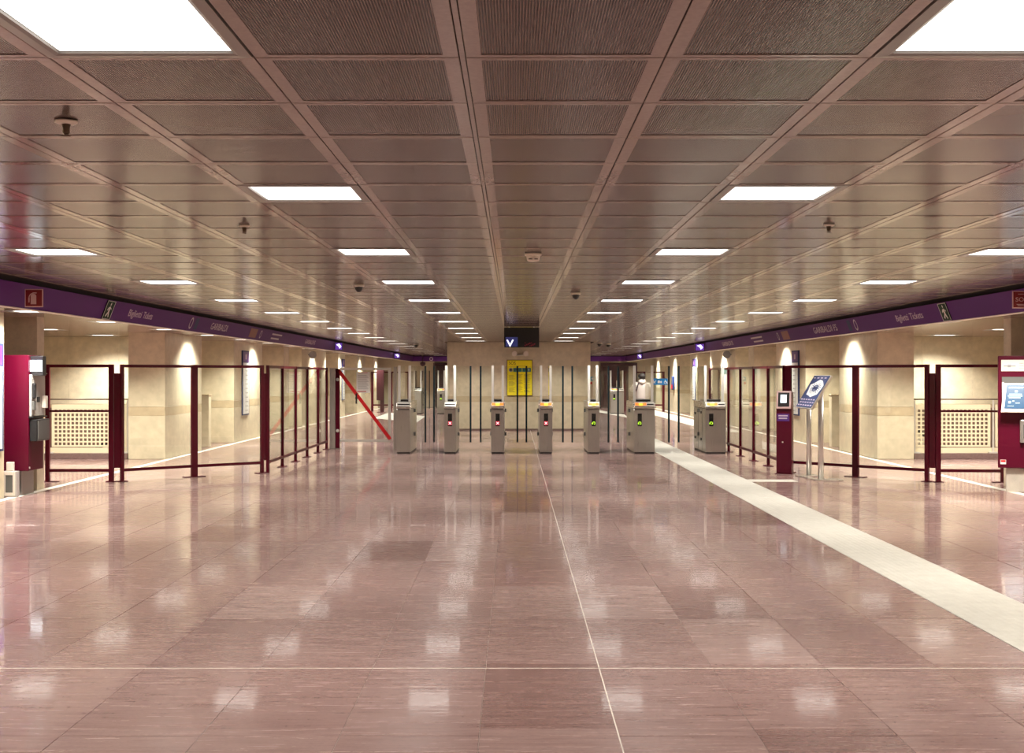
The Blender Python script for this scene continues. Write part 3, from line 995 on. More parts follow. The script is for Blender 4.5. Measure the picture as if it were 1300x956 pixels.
def balustrade(side, sgn, face):
    x_in = face + sgn * 0.70 if side == 'left' else face + sgn * 0.70
    x_out = face + sgn * 3.68
    a, b = sorted((x_in, x_out))
    Y = 22.86
    t = thing('stair_balustrade', f'cream perforated metal stair balustrade on a granite kerb in the {side} recess', 'balustrade', ((a + b) / 2, Y, 0))
    mk('kerb', MB().box(a, b, Y - 0.1, Y + 0.12, 0, 0.105), M['stone_dark'], t, True, bev=0.004, seg=1)
    mk('handrail', MB().tube((a, Y - 0.03, 1.105), (b, Y - 0.03, 1.105), 0.012), M['brass'], t, True)
    mk('lower_board', MB().box(a, b, Y, Y + 0.012, 0.107, 0.205), M['cream'], t, True)
    n = 2
    step = (b - a) / n
    me = perforated_panel(step - 0.09, 0.79, 0.01, 0.078, 0.0765, 0.050, 0.02, 0.02)
    for i in range(n):
        o = link('perforated_panel', me, t)
        o.location = Vector((a + i * step + 0.045, Y, 0.22)) - t.location
    for i in range(n + 1):
        x = a + i * step
        x = min(max(x, a + 0.03), b - 0.03)
        p_ = mk('post', MB().box(x - 0.014, x + 0.014, Y - 0.03, Y - 0.002, 0.107, 1.09), M['steel_pale'], t, True)
        mk('post_foot', MB().box(x - 0.09, x + 0.09, Y - 0.06, Y - 0.001, 0.1055, 0.13), M['steel_pale'], p_, True)
    # stair flight behind, going down, is left out; an added brown panel gives its shade
    return t
for side, sgn, face in (('left', -1, PL), ('right', 1, PR)):
    balustrade(side, sgn, face)
    a, b = sorted((face + sgn * 0.75, face + sgn * 3.6))
    t = thing('escalator_side', f'sloping black handrail and added brown panel that darkens the view behind the {side} perforated balustrade', 'escalator', ((a + b) / 2, 23.9, 0))
    xi = face + sgn * 0.8; xo = face + sgn * 1.7
    mk('belt', MB().obox((xi, 23.6, 0.62), (xo - xi, 0, -0.62), (0, 0.09, 0), (0, 0, 0.09)), M['black'], t, True)
    mk('glass_side', MB().prism([(xi, 23.63, 0.60), (xo, 23.63, 0.0), (xi, 23.63, 0.0)], (0, 0.03, 0)), M['steel_pale'], t, True)
    mk('side_panel', MB().box(a, b, 23.9, 24.0, 0, 0.92), M['stairwell_shade'], t, True)  # brown sheet added behind the holes, in place of the shaded stairwell

# ------------------------------------------------------------------ burgundy glass fences
def post(t, p, d, width, thick=0.05, top=1.71, z0=0.0, plate=0.30):
    """p floor point, d unit direction of the fence"""
    d = Vector((d[0], d[1], 0)).normalized(); nrm = Vector((-d.y, d.x, 0))
    o = Vector((p[0], p[1], z0)) - d * width / 2 - nrm * thick / 2
    po = mk('post', MB().obox(o, d * width, nrm * thick, (0, 0, top - z0)), M['burg'], t, True, bev=0.003, seg=1)
    if plate:
        o2 = Vector((p[0], p[1], 0.0012)) - d * plate / 2 - nrm * 0.06
        mk('base_plate', MB().obox(o2, d * plate, nrm * 0.12, (0, 0, 0.010)), M['burg'], po, True)
    return po
def rail(t, name, p, q, z0, z1, thick=0.04, mat='burg'):
    p, q = Vector((p[0], p[1], 0)), Vector((q[0], q[1], 0))
    d = (q - p); nrm = Vector((-d.y, d.x, 0)).normalized()
    mk(name, MB().obox(p - nrm * thick / 2 + Vector((0, 0, z0)), d, nrm * thick, (0, 0, z1 - z0)), M[mat], t, True)
def pane(t, p, q, z0, z1, thick=0.010):
    p, q = Vector((p[0], p[1], 0)), Vector((q[0], q[1], 0))
    d = (q - p); nrm = Vector((-d.y, d.x, 0)).normalized()
    mk('glass_pane', MB().obox(p - nrm * thick / 2 + Vector((0, 0, z0)), d, nrm * thick, (0, 0, z1 - z0)), M['glass'], t, True)
def fence(label, pts, widths, glazed=True, mid=None, name='glass_fence', plates=None):
    t = thing(name, label, 'fence', (pts[0][0], pts[0][1], 0))
    for i, (p, w_) in enumerate(zip(pts, widths)):
        a = pts[max(0, i - 1)]; b = pts[min(len(pts) - 1, i + 1)]
        post(t, p, (b[0] - a[0], b[1] - a[1]), w_, plate=(plates[i] if plates else 0.30))
    for i in range(len(pts) - 1):
        p, q = Vector(pts[i]).to_3d(), Vector(pts[i + 1]).to_3d()
        u = (q - p).normalized()
        p2, q2 = p + u * widths[i] / 2, q - u * widths[i + 1] / 2
        rail(t, 'top_rail', p2, q2, 1.665, 1.708)
        rail(t, 'bottom_rail', p2, q2, 0.145, 0.188)
        if mid: rail(t, 'middle_rail', p2, q2, mid, mid + 0.03)
        if glazed: pane(t, p2 + u * 0.002, q2 - u * 0.002, 0.189, 1.664)
    return t
FXL, FXR = -3.93, 4.34
fence('long row of burgundy framed glass panels receding along the left side to the gates',
      [(FXL, y) for y in (19.62, 20.84, 22.10, 23.34, 24.62, 25.75)], [0.05] * 6, plates=[0.0, .3, .3, .3, .3, .24])
oblique_left = fence('burgundy framed glass fence running obliquely outward on the left',
      [(-4.00, 19.50), (-4.884, 18.77), (-5.73, 17.97)], [0.05, 0.10, 0.05], plates=[.2, .33, .13])
fence('open burgundy frame without glass beside the left ticket machine',
      [(-5.87, 17.92), (-6.79, 17.90)], [0.07, 0.06], False, 1.015, 'barrier_frame', [.13, .3])
fence('long row of burgundy framed glass panels receding along the right side to the gates',
      [(FXR, y) for y in (19.80, 21.03, 22.31, 23.62, 24.93, 26.1, 27.3)], [0.05] * 7, plates=[0.0] + [.3] * 6)
oblique_right = fence('burgundy framed glass fence running obliquely outward on the right, behind the lectern',
      [(4.38, 19.66), (5.207, 18.77), (6.02, 17.95)], [0.10, 0.10, 0.06], plates=[.2, .33, .13])
fence('open burgundy frame without glass beside the right ticket machine',
      [(6.155, 17.87), (7.07, 17.80)], [0.07, 0.07], False, 1.015, 'barrier_frame', [.13, .3])
# joining plates between adjoining frames
for own, a, b in ((oblique_left, (-3.985, 19.522), (-3.952, 19.575)), (oblique_left, (-5.752, 17.955), (-5.833, 17.925)), (oblique_right, (6.046, 17.935), (6.118, 17.885))):
    mk('joining_plate', MB().obox(Vector((a[0], a[1], 0.2)), Vector((b[0] - a[0], b[1] - a[1], 0)), (0.012, 0.015, 0), (0, 0, 1.38)), M['burg'], own, True)

# ------------------------------------------------------------------ steel swing gate with the red bar
GY = 26.0
t = thing('swing_gate', 'steel framed glass swing gate crossed by a red diagonal bar, left of the turnstiles', 'gate', (-3.1, GY, 0))
mk('hinge_post', MB().box(-3.90, -3.78, GY - 0.05, GY + 0.05, 0.012, 1.71), M['steel'], t, True, bev=0.006)
mk('hinge_post', MB().box(-3.775, -3.69, GY - 0.03, GY + 0.05, 0.012, 1.69), M['burg'], t, True, bev=0.004, label='dark burgundy hinge post')
mk('latch_post', MB().box(-2.55, -2.48, GY - 0.05, GY + 0.05, 0.0, 1.73), M['steel'], t, True, bev=0.006)
lf = mk('gate_frame', MB().box(-3.685, -2.60, GY - 0.02, GY + 0.02, 1.66, 1.712).box(-3.685, -2.60, GY - 0.02, GY + 0.02, 0.145, 0.195)
        .box(-2.665, -2.605, GY - 0.02, GY + 0.02, 0.196, 1.659), M['steel_pale'], t, True)
mk('glass_pane', MB().box(-3.68, -2.67, GY - 0.005, GY + 0.005, 0.196, 1.659), M['glass'], t, True)
a, b = Vector((-3.72, GY - 0.03, 1.665)), Vector((-2.62, GY - 0.03, 0.20))
d_ = (b - a).normalized(); up = Vector((d_.z, 0, -d_.x))
mk('diagonal_bar', MB().obox(a - up * 0.036, b - a, up * 0.072, (0, 0.010, 0)), M['red_bar'], t, True, label='bright red diagonal bar')
mk('handle', MB().box(-3.35, -3.32, GY - 0.05, GY - 0.021, 0.95, 1.17).box(-3.36, -3.31, GY - 0.021, GY - 0.006, 1.05, 1.09), M['black'], t, True)
for z in (1.46, 0.38):
    mk('hinge', MB().lathe((-3.73, GY - 0.045, z), [(0.03, 0.0), (0.035, 0.01), (0.035, 0.02)], 14, axis='y'), M['steel_pale'], t, True)
for x in (-3.835, -3.73):
    mk('base_plate', MB().box(x - 0.06, x + 0.05, GY - 0.045, GY + 0.12, 0.001, 0.011), M['steel'], t, True)
nt_ = thing('notice', 'white printed notice with red lines fixed to the swing gate glass', 'notice', (-3.19, GY - 0.012, 1.19))
mk('sheet', MB().box(-3.335, -3.05, GY - 0.012, GY - 0.007, 1.18, 1.62), M['paper'], nt_, True)
mk('red_line', MB().box(-3.30, -3.10, GY - 0.014, GY - 0.0125, 1.60, 1.61).box(-3.32, -3.13, GY - 0.014, GY - 0.0125, 1.20, 1.215), M['red_bar'], nt_, True)
mb = MB()
for k in range(12):
    mb.box(-3.31, -3.08 - 0.04 * ((k * 7) % 3) / 2, GY - 0.0138, GY - 0.0125, 1.26 + k * 0.026, 1.266 + k * 0.026)
mk('print', mb, M['grey_print'], nt_, True)

# ------------------------------------------------------------------ turnstile cabinets
def cross_symbol(mb, x, z, r, y):
    for s in (1, -1):
        d = Vector((r, 0, s * r)); n = Vector((-s * r * 0.28, 0, r * 0.28))
        c = Vector((x, y, z))
        mb.prism([c - d - n * 0.7, c + d - n * 0.7, c + d + n * 0.7, c - d + n * 0.7], (0, 0.002, 0))
def arrow_symbol(mb, x, z, r, y):
    # a round arrow: ring of segments with an opening and an arrow tip
    for k in range(14):
        if k in (9, 10): continue
        a0, a1 = 2 * PI * k / 14, 2 * PI * (k + 1) / 14
        ro, ri = r, r * 0.55
        mb.prism([(x + ro * math.cos(a0), y, z + ro * math.sin(a0)), (x + ro * math.cos(a1), y, z + ro * math.sin(a1)),
                  (x + ri * math.cos(a1), y, z + ri * math.sin(a1)), (x + ri * math.cos(a0), y, z + ri * math.sin(a0))], (0, 0.002, 0))
    mb.prism([(x - r * 1.3, y, z + r * 0.1), (x - r * 0.3, y, z + r * 0.1), (x - r * 0.8, y, z - r * 0.8)], (0, 0.002, 0))

def cabinet(label, X0, X1, Y0, length, reader, symbol, leaf_l=None, leaf_r=None, group='turnstile cabinets of the near gate line', hatches=0, sides=(True, True)):
    xm = (X0 + X1) / 2; hw = (X1 - X0) / 2
    t = thing('turnstile_cabinet', label, 'turnstile', (xm, Y0, 0), 0, group)
    mk('plinth', MB().box(-hw + 0.01, hw - 0.01, 0.015, length - 0.02, 0, 0.03), M['plinth'], t)
    # body: upright cabinet with a raked shoulder at front
    prof = [(0.0, 0.031), (0.0, 0.87), (0.012, 0.885), (length - 0.012, 0.885), (length, 0.87), (length, 0.031)]
    mk('body', MB().prism([(-hw, a, b) for a, b in prof], (2 * hw, 0, 0)), M['steel'], t, bev=0.006)
    hp = [(-0.012, 0.892), (-0.012, 0.925), (0.045, 1.012), (0.09, 1.028), (length - 0.05, 1.028), (length, 0.99), (length, 0.892)]
    mk('head', MB().prism([(-hw - 0.004, a, b) for a, b in hp], (2 * hw + 0.008, 0, 0)), M['steel_h'], t, bev=0.005)
    mk('shadow_seam', MB().box(-hw + 0.008, hw - 0.008, 0.012, length - 0.01, 0.884, 0.893), M['plinth'], t)
    mk('top_reader', MB().box(-hw * 0.72, hw * 0.72, 0.30, 1.15, 1.029, 1.062), M['black'], t, bev=0.008)
    # sloping reader face on the head: from (y -.012, z .925) to (y .045, z 1.012)
    s0, s1 = Vector((0, -0.012, 0.925)), Vector((0, 0.045, 1.012))
    nrm = Vector((0, -(s1 - s0).z, (s1 - s0).y)).normalized()
    def on(u, x, lift=0.001):
        p = s0.lerp(s1, u) + nrm * lift
        return Vector((x, p.y, p.z))
    def strip(nm, x0, x1, u0, u1, mat, lift=0.001, parent=t, lab=None):
        mb = MB().prism([on(u0, x0, lift), on(u0, x1, lift), on(u1, x1, lift), on(u1, x0, lift)], nrm * 0.004)
        return mk(nm, mb, M[mat], parent, label=lab)
    strip('reader_plate', -hw * 0.93, hw * 0.93, 0.12, 0.97, 'steel_pale')
    if reader in ('full', 'half'):
        x1 = hw * 0.88 if reader == 'full' else hw * 0.18
        x0 = -hw * 0.88
        rd = strip('ticket_reader', x0, x1, 0.32, 0.86, 'orange', 0.0055, lab='glowing orange and amber reader')
        c = (x0 + x1) / 2; hh = (x1 - x0) / 2
        strip('amber_eye', c - hh * 0.36, c + hh * 0.36, 0.22, 0.78, 'amber', 0.010, rd)
        strip('pale_cap', c - hh * 0.45, c + hh * 0.45, 0.80, 0.95, 'white', 0.010, rd)
    if reader in ('slot', 'half'):
        x0 = -hw * 0.85 if reader == 'slot' else hw * 0.25
        strip('ticket_slot', x0, hw * 0.88, 0.42, 0.66, 'black', 0.0055)
    if symbol:
        dx = 0.0 if hw < 0.17 else -hw * 0.45
        dp = mk('display', MB().box(dx - 0.042, dx + 0.042, -0.005, -0.001, 0.545, 0.795), M['display'], t, bev=0.002, seg=1)
        mb = MB()
        if symbol == 'cross':
            cross_symbol(mb, dx, 0.605, 0.026, -0.0115)
            mk('cross_symbol', mb, M['pale_led'], dp, label='lit cross on a red ground')
            mk('red_ground', MB().box(dx - 0.038, dx + 0.038, -0.008, -0.0055, 0.566, 0.644), M['red_tile'], dp)
        else:
            arrow_symbol(mb, dx, 0.605, 0.032, -0.0085)
            mk('arrow_symbol', mb, M['green_led'], dp, label='lit yellow green arrow')
    # glass side screens above the head
    for s in (-1, 1):
        x = s * (hw - 0.03)
        g = mk('glass_screen', MB().box(x - 0.006, x + 0.006, 0.24, length - 0.12, 1.03, 1.735), M['glass_leaf'], t)
        mk('screen_edge', MB().box(x - 0.024, x + 0.024, 0.20, 0.238, 1.029, 1.745), M['glass_edge'], g)
    # swinging leaves
    yl = 0.85
    for leaf, s in ((leaf_l, -1), (leaf_r, 1)):
        if leaf is None: continue
        xe = leaf - xm; xs = s * (hw + 0.006)
        a, b = sorted((xs, xe - s * 0.026))
        g = mk('gate_leaf', MB().box(a, b, yl - 0.006, yl + 0.006, 0.185, 1.735), M['glass_leaf'], t)
        mk('leaf_edge', MB().box(xe - s * 0.036, xe, yl - 0.022, yl + 0.022, 0.18, 1.74), M['edge_dark'], g)
        for z in (0.32, 0.80):
            mk('leaf_hinge', MB().box(min(xs - s * 0.005, xs + s * 0.03), max(xs - s * 0.005, xs + s * 0.03), yl - 0.035, yl + 0.035, z, z + 0.07), M['grey_dark'], t)
    if hatches:
        s = hatches
        for yy in (0.45, 0.95):
            xa = s * hw; xb = s * (hw + 0.003)
            mk('side_seam', MB().box(min(xa, xb), max(xa, xb), yy, yy + 0.008, 0.04, 0.88), M['plinth'], t)
        for yy, zz in ((0.5, 0.78), (0.5, 0.24), (1.3, 0.74), (1.3, 0.24)):
            xa = s * hw; xb = s * (hw + 0.02)
            mk('side_lock', MB().box(min(xa, xb), max(xa, xb), yy, yy + 0.12, zz, zz + 0.05), M['grey_dark'], t)
    return t
GY0, GL = 24.3, 1.6
cabinet('leftmost near steel turnstile cabinet, slot only and no display, beside the swing gate', -2.324, -2.055, GY0, GL, 'slot', None, None, -1.80)
cabinet('steel turnstile cabinet with dark ticket slot and red cross, second from the left', -1.386, -1.157, GY0, GL, 'slot', 'cross', -1.66, -0.877)
cabinet('steel turnstile cabinet with orange reader and red cross, just left of the yellow board', -0.46, -0.20, GY0, GL, 'full', 'cross', -0.707, 0.08)
cabinet('steel turnstile cabinet with orange reader and red cross, just right of the yellow board', 0.50, 0.75, GY0, GL, 'full', 'cross', 0.228, 1.01)
cabinet('narrow steel turnstile cabinet with orange reader and green arrow', 1.456, 1.68, GY0, GL, 'full', 'arrow', 1.165, 1.94)
cabinet('wide steel turnstile cabinet with green arrow, left of the pale tactile path', 2.363, 2.775, GY0, GL, 'half', 'arrow', 2.10, 3.175)
cabinet('wide steel turnstile cabinet with green arrow and side locks, right of the tactile path', 3.777, 4.18, GY0, GL, 'half', 'arrow', 3.34, None, hatches=-1)
# blue accessible lane sign on the leaf of the wide lane
t = thing('accessible_lane_sign', 'blue sign with three white pictograms on the wide lane glass leaf', 'sign', (2.97, 25.12, 1.36))
x0, x1 = 2.79, 3.13
mk('panel', MB().box(x0, x1, 25.122, 25.132, 1.355, 1.487), M['blue'], t, True, bev=0.003, seg=1)
def pic(kind, cx0, cz0, r):
    mb = MB(); y = 25.118
    def P(*pts): mb.prism([(cx0 + a * r, y, cz0 + b * r) for a, b in pts], (0, 0.003, 0))
    if kind == 'pram':
        P((-1, .2), (-.1, .2), (-.1, 1), (-.6, .8)); P((-.9, .1), (.8, .1), (.4, -.45), (-.5, -.45)); P((.7, .1), (.9, .1), (1.05, .7), (.85, .7))
        mb.lathe((cx0 - r * .45, y, cz0 - r * .75), [(r * .22, 0), (r * .22, 0.003)], 10, axis='y'); mb.lathe((cx0 + r * .35, y, cz0 - r * .75), [(r * .22, 0), (r * .22, 0.003)], 10, axis='y')
    if kind == 'case':
        P((-1, .4), (.1, .4), (.1, -.7), (-1, -.7)); P((.25, .1), (1, .1), (1, -.7), (.25, -.7)); P((-.7, .45), (-.2, .45), (-.2, .7), (-.7, .7)); P((.45, .15), (.8, .15), (.8, .4), (.45, .4))
    if kind == 'chair':
        mb.lathe((cx0 - r * .1, y, cz0 + r * .8), [(r * .2, 0), (r * .2, 0.003)], 10, axis='y')
        P((-.25, .55), (.05, .55), (.15, -.1), (-.15, -.1)); P((-.1, .05), (.55, .0), (.95, -.8), (.75, -.85), (.4, -.2), (-.1, -.15))
        for k in range(10):
            a0, a1 = PI * (0.65 + k * 0.11), PI * (0.65 + (k + 1) * 0.11)
            P((.6 * math.cos(a0) - .05, .6 * math.sin(a0) - .35), (.6 * math.cos(a1) - .05, .6 * math.sin(a1) - .35), (.45 * math.cos(a1) - .05, .45 * math.sin(a1) - .35), (.45 * math.cos(a0) - .05, .45 * math.sin(a0) - .35))
    return mb
mk('pram_pictogram', pic('pram', 2.852, 1.42, 0.042), M['white'], t, True)
mk('luggage_pictogram', pic('case', 2.968, 1.42, 0.042), M['white'], t, True)
mk('wheelchair_pictogram', pic('chair', 3.084, 1.42, 0.045), M['white'], t, True)
# far gate line
FG = 'turnstile cabinets of the far gate line'
cabinet('far steel turnstile cabinet with dark slot, in the left corridor near its left side', -4.06, -3.74, 49.4, 1.5, 'slot', None, None, -3.45, FG)
cabinet('far turnstile cabinet with orange reader and green arrow, left corridor beside the maroon doorway', -3.10, -2.80, 49.4, 1.5, 'full', 'arrow', -3.3, -2.5, FG)
cabinet('far turnstile cabinet seen through the gates in the right corridor', 3.86, 4.40, 49.4, 1.5, 'half', 'arrow', 3.5, 4.75, FG)

# ------------------------------------------------------------------ far fences, totem, portals
def far_fence(label, pts):
    t = thing('far_barrier', label, 'fence', (pts[0][0], pts[0][1], 0))
    for p in pts:
        mk('post', MB().box(p[0] - 0.05, p[0] + 0.05, p[1] - 0.03, p[1] + 0.03, 0, 1.71), M['burg'], t, True)
    for p, q in zip(pts[:-1], pts[1:]):
        mk('top_rail', MB().box(p[0] + 0.051, q[0] - 0.051, p[1] - 0.02, p[1] + 0.02, 1.66, 1.71), M['burg'], t, True)
        mk('bottom_rail', MB().box(p[0] + 0.051, q[0] - 0.051, p[1] - 0.02, p[1] + 0.02, 0.24, 0.30), M['burg'], t, True)
        mk('glass_pane', MB().box(p[0] + 0.052, q[0] - 0.052, p[1] - 0.005, p[1] + 0.005, 0.301, 1.659), M['glass'], t, True)
far_fence('dark framed glass barrier far off across the left corridor', [(-6.12, 53), (-5.3, 53), (-4.55, 53)])
far_fence('dark framed glass barrier far off across the right corridor', [(4.75, 53), (5.6, 53), (6.42, 53)])
t = thing('information_totem', 'dark burgundy totem board on one leg before the far left barrier', 'totem', (-5.62, 51.5, 0))
mk('board', MB().box(-5.77, -5.46, 51.5, 51.62, 0.5, 1.84), M['maroon_wall'], t, True, bev=0.01)
mk('leg', MB().box(-5.62, -5.46, 51.52, 51.6, 0.02, 0.499), M['maroon_wall'], t, True)
mk('foot', MB().box(-5.75, -5.40, 51.46, 51.66, 0.0, 0.019), M['burg_body'], t, True)
t = thing('information_totem', 'tall dark burgundy panel at the right end of the far left barrier', 'totem', (-4.35, 52.6, 0))
mk('board', MB().box(-4.46, -4.24, 52.6, 52.7, 0.03, 1.74), M['maroon_wall'], t, True, bev=0.01)
mk('foot', MB().box(-4.5, -4.2, 52.55, 52.75, 0.0, 0.029), M['burg_body'], t, True)
for n, (x0, x1) in enumerate(((-3.95, -2.0), (4.2, 5.98))):
    o = bpy.data.objects.new(f'door_{n + 1}', None); COL.objects.link(o); o.location = (x0, ENDY, 0); struct(o)
    mk('frame', MB().box(x0, x0 + 0.12, ENDY - 0.12, ENDY - 0.001, 0, 2.15).box(x1 - 0.12, x1, ENDY - 0.12, ENDY - 0.001, 0, 2.15).box(x0 + 0.121, x1 - 0.121, ENDY - 0.12, ENDY - 0.001, 2.0, 2.15), M['maroon_wall'], o, True)
    xm = (x0 + x1) / 2
    for a, b in ((x0 + 0.125, xm - 0.004), (xm + 0.004, x1 - 0.125)):
        lf = mk('door_leaf', MB().box(a, b, ENDY - 0.06, ENDY - 0.02, 0.01, 1.995), M['maroon_wall'], o, True, bev=0.01, seg=1)
        hx = b - 0.12 if b < xm + 0.01 else a + 0.06
        mk('door_handle', MB().box(hx, hx + 0.05, ENDY - 0.10, ENDY - 0.061, 0.9, 1.3), M['steel_pale'], lf, True)
t = thing('alarm_bell', 'dark round dome hanging under the end band of the left corridor', 'alarm', (-4.3, 57.8, 2.1))
mk('dome', MB().lathe((-4.3, 57.8, 2.1), [(0.02, -0.13), (0.09, -0.10), (0.13, -0.02), (0.12, 0.05), (0.05, 0.08)], 18), M['maroon_wall'], t, True)
mk('stem', MB().tube((-4.3, 57.8, 2.17), (-4.3, 57.8, CZ + 0.005), 0.02), M['maroon_wall'], t, True)
t = thing('corner_sign', 'small light blue flag sign at the right corner of the back wall', 'sign', (2.15, 34.72, 1.4))
mk('panel', MB().box(2.142, 2.26, 34.72, 34.735, 1.40, 1.51), plain('pale_blue_sign', (0.10, 0.42, 0.55), 0.4), t, True)
mk('red_tab', MB().box(2.145, 2.19, 34.72, 34.735, 1.30, 1.36), M['red_bar'], t, True)
mk('white_mark', MB().lathe((2.20, 34.716, 1.455), [(0.03, 0.0), (0.03, 0.003)], 12, axis='y'), M['white'], t, True)

# ------------------------------------------------------------------ back wall: SOS board, twin spots, hanging display
Y = WALLY
t = thing('emergency_board', 'large yellow notice board headed SOS with five pictograms on the back wall', 'notice board', (0.15, Y, 0.97))
x0, x1, z0, z1 = -0.213, 0.512, 0.972, 1.988
mk('frame', MB().box(x0, x1, Y - 0.03, Y - 0.001, z0, z1), M['brown'], t, True, bev=0.004, seg=1)
mk('panel', MB().box(x0 + 0.018, x1 - 0.018, Y - 0.035, Y - 0.0305, z0 + 0.018, z1 - 0.018), M['yellow'], t, True)
text('lettering', 'SOS', 0.125, M['ink'], t, (x0 + 0.155, Y - 0.0365, z1 - 0.10), width=0.19, world=True)
mk('small_heading', MB().box(x0 + 0.06, x1 - 0.15, Y - 0.0375, Y - 0.036, z1 - 0.185, z1 - 0.175), M['ink_soft'], t, True)
mb = MB()
iw = 0.115
for k in range(5):
    a = x0 + 0.055 + k * 0.127
    if k == 0:
        ring = MB().lathe((a + iw / 2, Y - 0.0385, z1 - 0.285), [(iw / 2, 0), (iw / 2, 0.003)], 20, axis='y')
        pg = mk('pictogram', ring, M['grey_print'], t, True, label='grey round pictogram')
        mk('symbol', MB().box(a + 0.03, a + iw - 0.03, Y - 0.041, Y - 0.039, z1 - 0.31, z1 - 0.26), M['ink'], pg, True)
    else:
        pg = mk('pictogram', MB().box(a, a + iw, Y - 0.0385, Y - 0.0355, z1 - 0.34, z1 - 0.23), M['teal'], t, True)
        if k == 4:
            sy = MB().prism([(a + 0.04, Y - 0.041, z1 - 0.285), (a + 0.058, Y - 0.041, z1 - 0.245), (a + 0.076, Y - 0.041, z1 - 0.285)], (0, 0.002, 0)).box(a + 0.05, a + 0.066, Y - 0.041, Y - 0.039, z1 - 0.325, z1 - 0.285)
        else:
            sy = MB().box(a + 0.02, a + iw - 0.02, Y - 0.041, Y - 0.039, z1 - 0.30 + 0.01 * k, z1 - 0.285 + 0.01 * k).box(a + 0.04, a + 0.055, Y - 0.041, Y - 0.039, z1 - 0.325, z1 - 0.302)
        mk('symbol', sy, M['white'] if k == 4 else M['ink'], pg, True)
mb = MB()
for c in range(3):
    for k in range(21):
        if (k * 5 + c * 3) % 7 == 0: continue
        a = x0 + 0.055 + c * 0.215
        L = 0.18 - 0.06 * (((k * 13 + c * 5) % 5) / 4)
        mb.box(a, a + L, Y - 0.0375, Y - 0.036, z1 - 0.42 - k * 0.0245, z1 - 0.41 - k * 0.0245)
mk('text_lines', mb, M['ink_soft'], t, True)
t = thing('twin_spot', 'pair of small white spot fittings on the wall above the yellow board', 'spotlight', (0.14, Y, 2.1))
mk('bracket', MB().box(-0.06, 0.40, Y - 0.03, Y - 0.001, 2.10, 2.13), M['steel_pale'], t, True)
for x in (0.0, 0.32):
    h = mk('lamp_head', MB().lathe((x, Y - 0.20, 2.155), [(0.045, 0.16), (0.06, 0.08), (0.075, 0.0), (0.06, 0.005)], 16, axis='y'), M['off_white'], t, True)
    mk('arm', MB().box(x - 0.012, x + 0.012, Y - 0.12, Y - 0.0305, 2.085, 2.10), M['steel_pale'], h, True)
t = thing('hanging_display', 'black hanging display with white down arrow under the ceiling before the gates', 'display', (0.14, 23.5, 2.08))
x0, x1 = -0.197, 0.475
mk('case', MB().box(x0, x1, 23.5, 23.68, 2.084, 2.465), M['display'], t, True, bev=0.006)
mk('blue_panel', MB().box(x0 + 0.03, x0 + 0.26, 23.494, 23.4995, 2.10, 2.28), M['display_blue'], t, True)
cx_, cz_ = x0 + 0.115, 2.145
mb = MB()
for s in (-1, 1):
    mb.prism([(cx_, 23.49, cz_ - 0.055), (cx_ + s * 0.072, 23.49, cz_ + 0.085), (cx_ + s * 0.042, 23.49, cz_ + 0.085), (cx_, 23.49, cz_ - 0.0)], (0, 0.003, 0))
mk('down_arrow', mb, M['arrow'], t, True)
mb = MB()
for k in range(7):
    for j in range(5):
        if (k * 3 + j * 5) % 4 < 2:
            mb.box(x0 + 0.40 + k * 0.03, x0 + 0.41 + k * 0.03, 23.492, 23.4985, 2.11 + j * 0.014, 2.118 + j * 0.014)
mk('red_dots', mb, plain('dim_red_led', (0.3, 0.0, 0.02), 0.4, emit=(0.35, 0.0, 0.03), es=0.6), t, True)
for x in (x0 + 0.1, x1 - 0.1):
    mk('hanger', MB().tube((x, 23.59, 2.46), (x, 23.59, CZ + 0.004), 0.012), M['steel_pale'], t, True)

# ------------------------------------------------------------------ ceiling fittings
def sprinkler(label, x, y, k=1.0):
    t = thing('sprinkler', label, 'sprinkler', (x, y, CZ))
    mk('escutcheon', MB().lathe((0, 0, 0), [(0.030 * k, -0.012), (0.041 * k, -0.006), (0.041 * k, 0.0)], 20), M['off_white'], t)
    mk('body', MB().lathe((0, 0, 0), [(0.007, -0.05 * k), (0.014, -0.042 * k), (0.012, -0.03), (0.016, -0.013)], 12), M['brass'], t)
    mk('deflector', MB().lathe((0, 0, 0), [(0.016 * k, -0.058 * k), (0.018 * k, -0.055 * k), (0.006, -0.051 * k)], 14), M['brass'], t)
sprinkler('brass pendent sprinkler with round plate on the near left ceiling', -1.632, 4.48)
sprinkler('smaller sprinkler further along the left ceiling', -1.668, 7.6, 0.85)
sprinkler('small dark sprinkler on the right ceiling', 1.93, 7.55, 0.85)
t = thing('smoke_detector', 'white round smoke detector on the central ceiling strip', 'smoke detector', (0.143, 9.35, CZ))
mk('base', MB().lathe((0, 0, 0), [(0.062, -0.018), (0.066, -0.012), (0.066, 0.0)], 24), M['off_white'], t)
mk('chamber', MB().lathe((0, 0, 0), [(0.030, -0.062), (0.046, -0.056), (0.053, -0.022), (0.053, -0.0185)], 24), M['off_white'], t)
mk('vent_slot', MB().box(-0.035, -0.008, -0.052, -0.046, -0.050, -0.044).box(0.008, 0.035, -0.052, -0.046, -0.050, -0.044), M['ink'], t)
def dome_camera(label, x, y, r=0.045):
    t = thing('dome_camera', label, 'camera', (x, y, CZ))
    mk('base', MB().lathe((0, 0, 0), [(r * 1.2, -0.03), (r * 1.3, -0.02), (r * 1.3, 0.0)], 20), M['off_white'], t)
    prof = [(max(0.002, r * math.sin(a)), -0.03 - r * 1.25 * math.cos(a)) for a in [PI / 2 * k / 7 for k in range(8)]]
    mk('dome', MB().lathe((0, 0, 0), prof, 18), M['black'], t)
dome_camera('black dome camera under the ceiling left of centre', -1.58, 12.5, 0.042)
dome_camera('black dome camera under the ceiling right of centre', 0.684, 13.7, 0.042)
